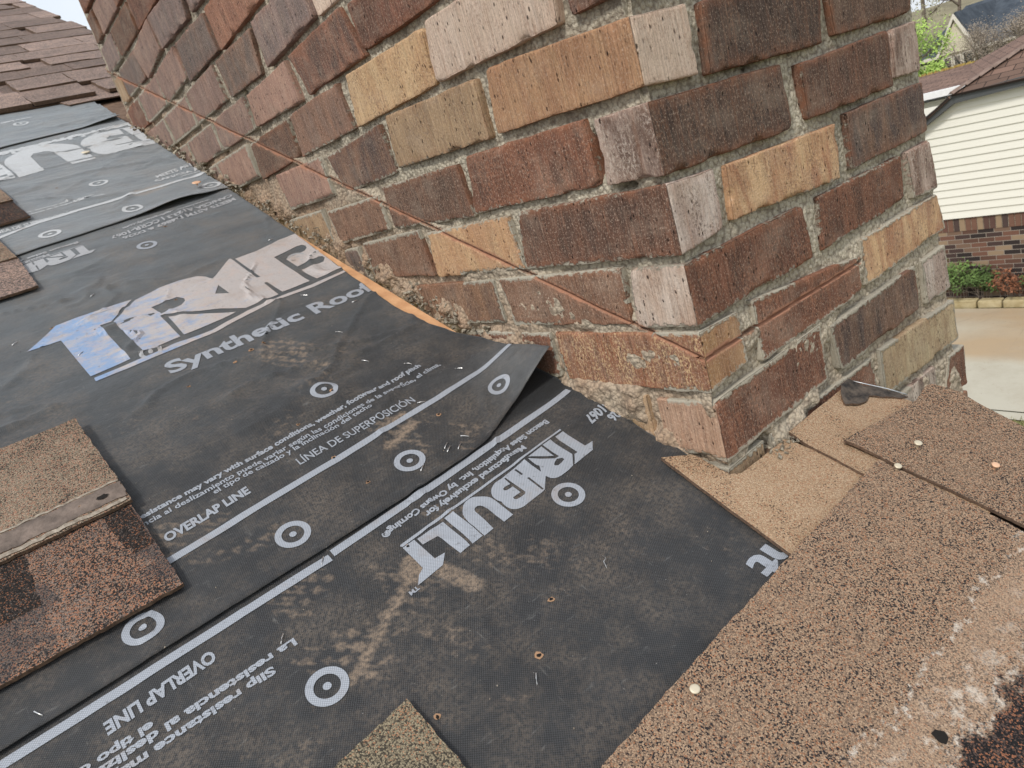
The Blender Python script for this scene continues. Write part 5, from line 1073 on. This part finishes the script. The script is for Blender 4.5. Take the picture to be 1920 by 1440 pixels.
tag(mesh('grit', V, F, G_GRT if 0 else M_RES), 'pale grit specks scattered over the black sheets', 'grit', kind='stuff')

# ---------------------------------------------------------------- shingled upper roof
CV = [2.43, 2.635, 2.86, 3.03, 3.22, 3.42, 3.65, 3.89, 4.15, 4.42, 4.70, 4.98, 5.26, 5.55, 5.84, 6.13, 6.42, 6.71, 7.0]
GU = 'shingles of the upper roof'
for r_, v0 in enumerate(CV[:-1]):
    ex = CV[r_ + 1] - v0; x1 = RAKE(v0) + .012; off = (r_ * .37) % 1.0
    xs = [x1]; x = x1 - .35 - off * .6
    while x > -2.4: xs.append(x); x -= 1.0
    xs.append(-2.4)
    for j in range(len(xs) - 1):
        a, b = xs[j + 1], xs[j]
        if b - a < .1: continue
        e = shingle('weather-worn brown shingle in the intact rows high on the roof behind the chimney', (a, v0, .01), GU)
        slab('backing', ((a, v0), (b - .002, v0), (b - .002, v0 + ex + .03), (a, v0 + ex + .03)), .009 + 0 * r_, .004, G_FAR[1 if (r_ + j) % 3 else 0], e, res=.05, rag=.002, seed=r_ * 7 + j)
        x = a + rnd.uniform(0, .08); k = 0
        while x < b - .04:
            wd = min(rnd.uniform(.13, .30), b - x); dz = rnd.uniform(-.003, .002)
            slab('tab', ((x, v0 - .004 + dz), (x + wd, v0 - .004 + dz), (x + wd, v0 + ex + .012), (x, v0 + ex + .012)), .0132, .0095 + rnd.uniform(0, .003), G_FAR[rnd.choice((0, 0, 1, 2, 1))], e, res=.03, rag=.003, seed=r_ * 31 + k + j * 5, curl=rnd.uniform(0, .006))
            x += wd + (rnd.uniform(.02, .07) if rnd.random() < .22 else .002); k += 1
e = tag(empty('shingle', RP(-.1, 2.39, .01)), 'loose orange starter piece sticking out under the lowest intact row', 'shingle', GU)
slab('shingle_sheet', ((-.075, 2.372), (.34, 2.385), (.34, 2.46), (-.10, 2.46)), .010, .004, G_FAR[2], e, res=.02, rag=.004, seed=99)

# ================================================================ SURROUNDINGS
def struct(o): o['kind'] = 'structure'; return o
def gplane(name, x0, y0, x1, y1, z, mat, n=2):
    return struct(mesh(name, [(x0, y0, z), (x1, y0, z), (x1, y1, z), (x0, y1, z)], [(0, 1, 2, 3)], mat))
gm = MT('lawn', .95, .1); o_ = gm.obj(); f = gm.noise(o_, 9, 6, .7); f2 = gm.noise(o_, 60, 3, .7)
M_GRASS = gm.out(gm.mix(gm.ramp(gm.ma('ADD', gm.ma('MULTIPLY', f, .5), gm.ma('MULTIPLY', f2, .5)), (.4, 0), (.62, 1)), (.15, .16, .06), (.36, .33, .17)), nrm=gm.bump(f2, .02))
cm = MT('driveway concrete', .85, .3); o_ = cm.obj(); x_ = cm.xyz(o_)
f = cm.noise(o_, .7, 5, .6); st_ = cm.ramp(cm.ma('ADD', x_[0], cm.ma('MULTIPLY', f, 2.0)), (0, 0), (1, 1))
tn = cm.mr(cm.ma('ADD', x_[0], cm.ma('MULTIPLY', f, .5)), 8.75, 9.05, 0, 1); tn2 = cm.mr(cm.noise(cm.obj((.6, .25, 1)), 1.6, 4), .42, .62, .35, 1)
col = cm.mix(cm.ma('MULTIPLY', tn, tn2), (.43, .405, .335), (.38, .285, .185))
col = cm.mix(cm.ramp(cm.noise(o_, 16, 5, .75), (.62, 0), (.70, .5)), col, (.22, .15, .10))
vv_ = cm.vor(cm.obj((1, 1, 1)), .9, 'DISTANCE_TO_EDGE').outputs[0]; col = cm.mix(cm.ma('MULTIPLY', cm.ramp(cm.ma('ADD', vv_, cm.ma('MULTIPLY', cm.noise(o_, 5, 4), .03)), (.010, .3), (.018, 0)), cm.ramp(cm.noise(o_, .8, 2), (.5, 0), (.56, 1))), col, (.14, .11, .08)); col = cm.mix(cm.ramp(cm.noise(o_, 2.2, 6, .75), (.45, 0), (.7, .4)), col, (.30, .25, .19))
M_CONC = cm.out(col, nrm=cm.bump(cm.noise(o_, 80, 3), .002))
gplane('ground', -250, -250, 250, 250, ZG - .02, M_GRASS)
gplane('driveway', 7.30, -14, 10.50, 9, ZG, M_CONC); gplane('driveway', 7.12, -14, 7.285, 9, ZG - .004, M_CONC)
V, F = [], []
for i in range(9000):
    x, y = rnd.uniform(4.6, 7.14), rnd.uniform(.8, 3.6); h_ = rnd.uniform(.015, .05); a = rnd.uniform(0, pi); k = len(V)
    V += [(x - cos(a) * .006, y - sin(a) * .006, ZG - .02), (x + cos(a) * .006, y + sin(a) * .006, ZG - .02), (x + rnd.gauss(0, .02), y + rnd.gauss(0, .02), ZG + h_)]; F.append((k, k + 1, k + 2))
tag(mesh('grass', V, F, M_GRASS), 'short dry grass verge beside the concrete driveway', 'grass', kind='stuff')
M_STONE = stone_like('edging stone', (.34, .27, .14), (.46, .39, .24), 9, .01)
y = 1.8; ks = []
while y < 6:
    l = rnd.uniform(.28, .5); bm = bmesh.new(); bmesh.ops.create_cube(bm, size=1); bmesh.ops.scale(bm, vec=(.16, l - .02, .13), verts=bm.verts); bmesh.ops.bevel(bm, geom=bm.edges[:], offset=.03, segments=3, profile=.6, affect='EDGES')
    for q in bm.verts: q.co += Vector((10.60, y + l / 2, ZG + .045)) + Vector((rnd.uniform(-.006, .006) for _ in range(3)))
    me = bpy.data.meshes.new('edging_stone'); bm.to_mesh(me); bm.free(); me.materials.append(M_STONE); o = bpy.data.objects.new('edging_stone', me); COL.objects.link(o)
    tag(o, 'rough tan stone in the low border between driveway and planting bed', 'stone', 'border stones along the driveway'); y += l
struct(boxmesh('planting_bed', [(10.68, -8, ZG - .01, 10.745, 8, ZG + .03)], stone_like('bark soil', (.05, .035, .025), (.11, .07, .045), 30)))

# neighbour's house: brick below, lap siding above, hipped shingle roof
def brick_wall_mat():
    m = MT('distant mixed brick', .9, .2); o = m.n('ShaderNodeTexCoord').outputs['Object']; x = m.xyz(o)
    v = m.n('ShaderNodeCombineXYZ', {0: x[1], 1: x[2], 2: 0.0}).outputs[0]
    b = m.n('ShaderNodeTexBrick', {'Vector': v, 'Color1': (0, 0, 0, 1), 'Color2': (1, 1, 1, 1), 'Mortar': (.5, .5, .5, 1), 'Scale': 1.0, 'Mortar Size': .0045, 'Mortar Smooth': .1, 'Bias': 0.0, 'Brick Width': .205, 'Row Height': .0677})
    b.offset = .5
    c = m.ramp(b.outputs['Color'], (0, (.035, .027, .026)), (.2, (.11, .06, .045)), (.45, (.155, .08, .058)), (.66, (.065, .042, .038)), (.8, (.27, .195, .13)), (.92, (.17, .11, .08)), interp='CONSTANT')
    c = m.mix(b.outputs['Fac'], c, (.30, .26, .22))
    return m.out(c, nrm=m.bump(b.outputs['Fac'], -.006))
nb = empty('neighbour_house', (10.75, 0, ZG)); tag(nb, 'low neighbouring house with cream lap siding over mixed brick and a brown hipped roof', 'house')
M_BW = brick_wall_mat(); M_SID = plain('cream vinyl siding', (.735, .72, .65), .5, .4, 0, .02, 3); M_FAS = plain('dark grey fascia', (.075, .08, .085), .5, .4)
zs, ze = -2.79, -1.24
boxmesh('brick_wall', [(10.75, -9, ZG, 10.95, 5.6, zs - .20)], M_BW, nb)
V, F = [], []
y = -2.0; k = 0; SOL = []
for i in range(110):
    c = rnd.choice(((.13, .065, .05), (.10, .055, .045), (.16, .085, .06), (.28, .20, .13), (.07, .047, .042))); SOL.append((y, c)); y += .0775
cols = sorted({c for _, c in SOL}); mats = [plain('soldier brick %d' % i, c, .9) for i, c in enumerate(cols)]
for yy, c in SOL:
    a = [(10.742, yy + .005, zs - .198), (10.95, yy + .005, zs - .198), (10.95, yy + .0725, zs - .198), (10.742, yy + .0725, zs - .198)]; k = len(V)
    V += a + [(p[0], p[1], zs - .012) for p in a]; F += [(k, k + 4, k + 7, k + 3), (k, k + 1, k + 5, k + 4), (k + 3, k + 7, k + 6, k + 2), (k + 4, k + 5, k + 6, k + 7), (k + 3, k + 2, k + 1, k)]
o = mesh('soldier_course', V, F, None, nb, mats=mats)
for i, (yy, c) in enumerate(SOL):
    for j in range(5): o.data.polygons[i * 5 + j].material_index = cols.index(c)
boxmesh('soldier_mortar', [(10.752, -2.0, zs - .199, 10.94, 5.6, zs - .004)], MMORT, nb)
V, F = [], []; z = zs; n = 0
while z < -1.27:
    for (a, b) in ((10.715, z), (10.715 + .0, z + .004), (10.731, z + .106)):
        V += [(a, -9, b), (a, 5.6, b)]
    z += .108
for i in range(len(V) // 2 - 1): F.append((2 * i, 2 * i + 1, 2 * i + 3, 2 * i + 2))
mesh('lap_siding', V, F, M_SID, nb)
def strip3(name, pts, dx, hgt, mat, parent, x=10.60):
    V, F = [], []
    for (y, z) in pts: V += [(x, y, z), (x, y, z + hgt), (x + dx, y, z + hgt), (x + dx, y, z)]
    for i in range(len(pts) - 1):
        for k in range(4): F.append((4 * i + k, 4 * i + 4 + k, 4 * i + 4 + (k + 1) % 4, 4 * i + (k + 1) % 4))
    F += [(0, 1, 2, 3), tuple(len(V) - 4 + k for k in (3, 2, 1, 0))]
    return mesh(name, V, F, mat, parent)
FP = [(-9, -1.13), (3.21, -1.15), (3.99, -1.18), (4.37, -1.40), (5.6, -2.05)]
strip3('fascia', FP, .14, .085, M_FAS, nb); strip3('gutter_lip', [(y, z + .088) for y, z in FP], .03, .028, M_FAS, nb, 10.575)
def shingle_mat(name, a, b, rh=.14):
    m = MT(name, .9, .2); uv = m.uv()
    b_ = m.n('ShaderNodeTexBrick', {'Vector': uv, 'Color1': (0, 0, 0, 1), 'Color2': (1, 1, 1, 1), 'Mortar': (0, 0, 0, 1), 'Scale': 1.0, 'Mortar Size': .006, 'Mortar Smooth': .3, 'Bias': 0.0, 'Brick Width': .26, 'Row Height': rh})
    c = m.mix(b_.outputs['Color'], a, b); c = m.mix(m.noise(uv, 60, 4, .7), c, m.mix(.5, c, (.08, .05, .04)))
    c = m.mix(b_.outputs['Fac'], c, (.03, .022, .02)); return m.out(c, nrm=m.bump(b_.outputs['Fac'], -.006))
M_NR = shingle_mat('neighbour shingles', (.13, .085, .065), (.24, .15, .115)); M_NR2 = shingle_mat('reddish shingles', (.17, .11, .09), (.28, .18, .14), .10)
def roofquad(name, q, mat, parent, th=.03):
    q = [Vector(p) for p in q]; u = (q[1] - q[0]).normalized(); nrm = (q[1] - q[0]).cross(q[-1] - q[0]).normalized(); w_ = nrm.cross(u)
    V = q + [p - nrm * th for p in q]; n = len(q)
    F = [tuple(range(n)), tuple(range(2 * n - 1, n - 1, -1))] + [(i, n + i, n + (i + 1) % n, (i + 1) % n) for i in range(n)]
    return mesh(name, V, F, mat, parent, uv=[((p - q[0]).dot(u), (p - q[0]).dot(w_)) for p in V])
sl = .42; M_CAP = stone_like('hip cap shingles', (.15, .105, .085), (.25, .18, .15), 12)
def fr(y, x, z0=-1.055): return (x, y, z0 + (x - 10.56) * sl)
roofquad('roof', [fr(3.99, 10.56), fr(-9, 10.56), fr(-5, 14.6), fr(.6, 14.6)], M_NR, nb)
roofquad('roof', [(10.56, 5.6, -1.93), (10.56, 4.37, -1.30), (10.56, 4.03, -1.075), (14.6, .60, .63), (14.6, 4.0, -.9)], M_NR, nb)
P = [(10.56 + (14.6 - 10.56) * t, 3.99 + (.6 - 3.99) * t, -1.055 + (10.56 - 10.56 + 4.04 * t) * sl) for t in np.linspace(0, 1, 30)]
for i in range(29):
    a, b = Vector(P[i]), Vector(P[i + 1]); d = (b - a); s_ = d.cross(Vector((0, 0, 1))).normalized() * .07
    mesh('hip_cap', [a - s_ + Vector((0, 0, .01 + 0)), a + s_ + Vector((0, 0, .01)), b * 1.0 + s_ + Vector((0, 0, .03)), b - s_ + Vector((0, 0, .03)), a + Vector((0, 0, .045)), b + Vector((0, 0, .045))], [(0, 4, 5, 3), (4, 1, 2, 5), (0, 1, 4)], M_CAP, nb)
# second wing behind with a white gutter and mossy ridge
wg = empty('garage', (14, 5, ZG)); tag(wg, 'low reddish-brown roofed building behind the neighbouring house with a white gutter and mossy ridge', 'garage')
rz = lambda y: -.66 - (y - 4.22) * .2 * 0
roofquad('roof', [(13.6, 8.4, -1.30), (13.6, 5.0, -1.235), (15.6, 5.55, -.99), (15.6, 8.4, -1.03)], M_NR2, wg)
roofquad('roof', [(13.6, 5.0, -1.235), (15.6, .8, .42), (15.6, 5.55, -.99)], M_NR2, wg); roofquad('roof', [(13.6, 5.0, -1.235), (13.6, .8, -1.2), (15.6, .8, .42)], M_NR2, wg)
boxmesh('gutter', [(13.50, 4.95, -1.30, 13.60, 8.2, -1.19)], plain('white gutter', (.85, .85, .86), .4), wg)
boxmesh('wall', [(13.8, 1.0, ZG, 15.4, 8.0, -1.37)], M_SID, wg)
M_MOSS = stone_like('orange moss', (.25, .14, .04), (.38, .30, .08), 20, .01)
V, F = [], []
for i in range(260):
    y = rnd.uniform(5.5, 8.3); z = -.99 - (y - 5.55) * .014; V0 = len(V); s = rnd.uniform(.015, .04)
    V += [(15.55 + rnd.uniform(-.06, .02), y, z - .01), (15.55, y + s, z - .01), (15.6, y + s * .5, z + s * 1.1), (15.62, y + s * .3, z - .01)]; F += [(V0, V0 + 1, V0 + 2), (V0 + 1, V0 + 3, V0 + 2), (V0 + 3, V0, V0 + 2)]
mesh('ridge_moss', V, F, M_MOSS, wg)

# far house with a slate-blue roof, white gable and tall dark windows
fh = empty('far_house', (31, 12, ZG)); tag(fh, 'cream two-storey house far behind with a dark slate-blue roof, pale gable and tall dark windows', 'house')
M_SLATE = stone_like('slate blue shingles', (.035, .045, .06), (.07, .085, .105), 3, .01); M_CREAM = plain('cream stucco', (.60, .55, .43), .8, .2, 0, .05); M_PALE = plain('pale stucco trim', (.66, .62, .55), .8, .2, 0, .05); M_GLASS = plain('dark window glass', (.02, .025, .03), .15, .5, 0, .2)
boxmesh('wall', [(30.2, 4, ZG, 38, 12.6, -1.30)], M_CREAM, fh)
roofquad('roof', [(30.0, 13.0, -1.35), (30.0, 3.5, -1.35), (33.6, 5.0, .16), (33.6, 12.4, .16)], M_SLATE, fh, .12)
roofquad('roof', [(37.5, 3.5, -1.3), (37.5, 13.0, -1.3), (33.6, 12.4, .16), (33.6, 5.0, .16)], M_SLATE, fh, .12)
roofquad('roof', [(30.0, 13.0, -1.35), (33.6, 12.4, .16), (37.5, 13.0, -1.3)], M_SLATE, fh, .12)
roofquad('roof', [(27.6, 14.2, -2.3), (27.6, 12.3, -1.95), (29.2, 12.35, -1.1), (29.2, 13.6, -1.2)], M_SLATE, fh, .1)
# gable bay
prism('gable', [(29.6, 11.85, -1.28), (29.6, 10.75, -1.28), (29.6, 11.30, -.22)], (.5, 0, 0), M_CREAM, fh)
for s in (-1, 1):
    prism('gable_trim', [(29.5, 11.30, -.16), (29.5, 11.30 + s * .60, -1.32), (29.5, 11.30 + s * .70, -1.32), (29.5, 11.30, .0)], (.10, 0, 0), M_PALE, fh)
    roofquad('gable_roof', [(29.6, 11.30, .02), (33.2, 11.30, .02), (33.2, 11.30 + s * .72, -1.30), (29.6, 11.30 + s * .72, -1.30)], M_SLATE, fh, .06)
boxmesh('bay', [(29.7, 9.4, ZG, 30.2, 11.85, -1.30)], M_CREAM, fh)
for (ya, yb, za, zb, xx) in ((12.0, 12.22, -1.85, -1.45, 30.18), (11.55, 11.75, -1.9, -1.42, 29.68), (11.25, 11.42, -1.9, -1.42, 29.68), (10.82, 11.12, -1.85, -1.38, 29.68), (10.35, 10.68, -1.85, -1.35, 29.68), (9.8, 10.1, -1.85, -1.35, 29.68)):
    f_ = boxmesh('window_frame', [(xx - .03, ya - .05, za - .05, xx, yb + .05, zb + .05)], M_PALE, fh)
    g_ = boxmesh('pane', [(xx - .045, ya, za, xx - .034, yb, zb)], M_GLASS, f_)
boxmesh('eave', [(29.75, 11.9, -1.36, 30.19, 12.9, -1.27), (29.45, 9.3, -1.36, 29.69, 10.7, -1.27)], M_PALE, fh)

# hill and trees
hs = []; 
U, W_ = np.meshgrid(np.linspace(-40, 70, 60), np.linspace(0, 1, 14), indexing='ij'); U, W_ = U.ravel(), W_.ravel()
HZ = ZG + W_ * (4.7 + 1.2 * vn(U * .08, 0, 0, 2)) + fb(U * .3, W_ * 3, 0, 4, 3) * .8
struct(mesh('hill', np.stack([44 + W_ * 30, U, HZ], 1), grid_faces(60, 14)[:, ::-1], stone_like('winter woodland floor', (.16, .14, .09), (.26, .23, .15), .6, .1), smooth=True))
def leaf(name, c, t=.3): return stone_like(name, tuple(x * .7 for x in c), tuple(x * 1.25 for x in c), 3, 0)
M_LG = leaf('spring leaves', (.34, .48, .12)); M_LG2 = leaf('dark shrub leaves', (.10, .16, .05)); M_LB = leaf('olive buds', (.34, .33, .22)); M_LG3 = leaf('shrub leaves', (.15, .24, .07)); M_TWIG = leaf('twig haze', (.30, .25, .20)); M_BARK = stone_like('grey bark', (.13, .105, .085), (.24, .2, .17), 8); M_RED = leaf('reddish shrub leaves', (.26, .11, .06))
def branches(base, h, seed, depth=4, spread=.5, r0=None):
    rs = random.Random(seed); V, F, tips = [], [], []
    def seg(p, d, l, r, k):
        q = p + d * l; a = d.orthogonal().normalized(); b = d.cross(a); n = len(V)
        for (c, rr) in ((p, r), (q, r * .65)):
            for i in range(4): V.append(c + (a * cos(i * pi / 2) + b * sin(i * pi / 2)) * rr)
        for i in range(4): F.append((n + i, n + (i + 1) % 4, n + 4 + (i + 1) % 4, n + 4 + i))
        tips.append(q)
        if k == 0: return
        for i in range(3 if k > 1 else 4):
            dd = (d + Vector((rs.gauss(0, spread), rs.gauss(0, spread), rs.gauss(.1, spread * .6)))).normalized(); seg(p + (q - p) * rs.uniform(.45, 1), dd, l * rs.uniform(.55, .8), r * .6, k - 1)
    seg(Vector(base), Vector((rs.gauss(0, .06), rs.gauss(0, .06), 1)).normalized(), h * .36, r0 or h * .022, depth)
    return V, F, tips
def leaves(pts, n, rad, s, seed):
    rs = random.Random(seed); V, F = [], []
    for i in range(n):
        c = rs.choice(pts) + Vector((rs.gauss(0, rad), rs.gauss(0, rad), rs.gauss(0, rad * .8))); a = Vector((rs.gauss(0, 1), rs.gauss(0, 1), rs.gauss(0, 1))).normalized(); b = a.orthogonal().normalized(); k = len(V); q = s * rs.uniform(.6, 1.3)
        V += [c - a * q, c + b * q * .5, c + a * q, c - b * q * .5]; F.append((k, k + 1, k + 2, k + 3))
    return V, F
def tree(name, label, cat, base, h, seed, leafmat=None, nl=0, ls=.05, rad=.15, group=None, depth=4, spread=.5):
    t = empty(name, base); tag(t, label, cat, group); V, F, tips = branches(base, h, seed, depth, spread)
    mesh('trunk', V, F, M_BARK, t)
    if nl: V, F = leaves(tips[len(tips) // 6:], nl, rad, ls, seed); mesh('crown', V, F, leafmat, t)
    return t
tree('leafy_tree', 'bright green young tree in front of the slate roof of the far house', 'tree', (24, 9.75, -2.9), 2.9, 3, M_LG, 6500, .06, .14)
tree('leafy_tree', 'thin pale green tree close behind the chimney edge, beside the bright green one', 'tree', (25, 10.9, -2.6), 3.2, 8, M_LG, 2200, .05, .2)
for i, (x, y, z, h_) in enumerate(((26, 8.9, -2.9, 3.0), (26.5, 8.2, -2.9, 3.4), (27, 9.6, -2.6, 2.6), (25.5, 7.4, -2.8, 3.2), (28, 10.3, -2.3, 2.4), (27, 7.9, -2.6, 3.2))):
    tree('bare_tree', 'bare grey-brown winter tree tangled with others in front of the far house', 'tree', (x, y, z), h_, 20 + i, M_TWIG, 2600, .022, .16, 'bare trees by the far house', 4, .55)
for i in range(44):
    y = -6 + i * .87; x = 47 + rnd.uniform(0, 12)
    tree('hill_tree', 'hazy grey-green bare tree on the hillside', 'tree', (x, y * 1.35, -1.5 + (x - 47) * .17), rnd.uniform(5, 7.4), 60 + i, M_LB, 900, .10, .4, 'trees on the hillside', 4, .5)
for i, (y, h_, m_, lb) in enumerate(((4.22, .85, M_LG3, 'tallest and greenest shrub, by the brick wall next to the chimney edge'), (3.86, .78, M_LG2, 'dark green shrub with twiggy stems in the middle of the bed'), (3.55, .62, M_RED, 'reddish twiggy shrub against the brick wall, right of the dark green one'), (3.2, .6, M_LG2, 'low dark shrub at the right end of the visible bed'))):
    t = empty('shrub', (10.70, y, ZG)); tag(t, lb, 'shrub', 'shrubs along the neighbouring house'); V, F = [], []; pts = []
    for k in range(7):
        v_, f_, tp = branches((10.69 + rnd.uniform(-.03, .02), y + rnd.uniform(-.14, .14), ZG), h_ * rnd.uniform(.8, 1.15), 200 + i * 9 + k, 3, .38, .006); F += [tuple(a + len(V) for a in q) for q in f_]; V += v_; pts += tp
    mesh('stems', V, F, M_BARK, t); V, F = leaves(pts, 1500 if i < 2 else 800, .035, .022, 300 + i); mesh('foliage', V, F, m_, t)
# own house wall below the rake, so that the roof does not float
prism('gable_wall', [(.262, -1.45, ZG), (.262, -.09, ZG), (.262, -.09, -.70), (.262, -1.45, -.5 - 1.45 * .42 - .16)], (-.1, 0, 0), M_BW, house)
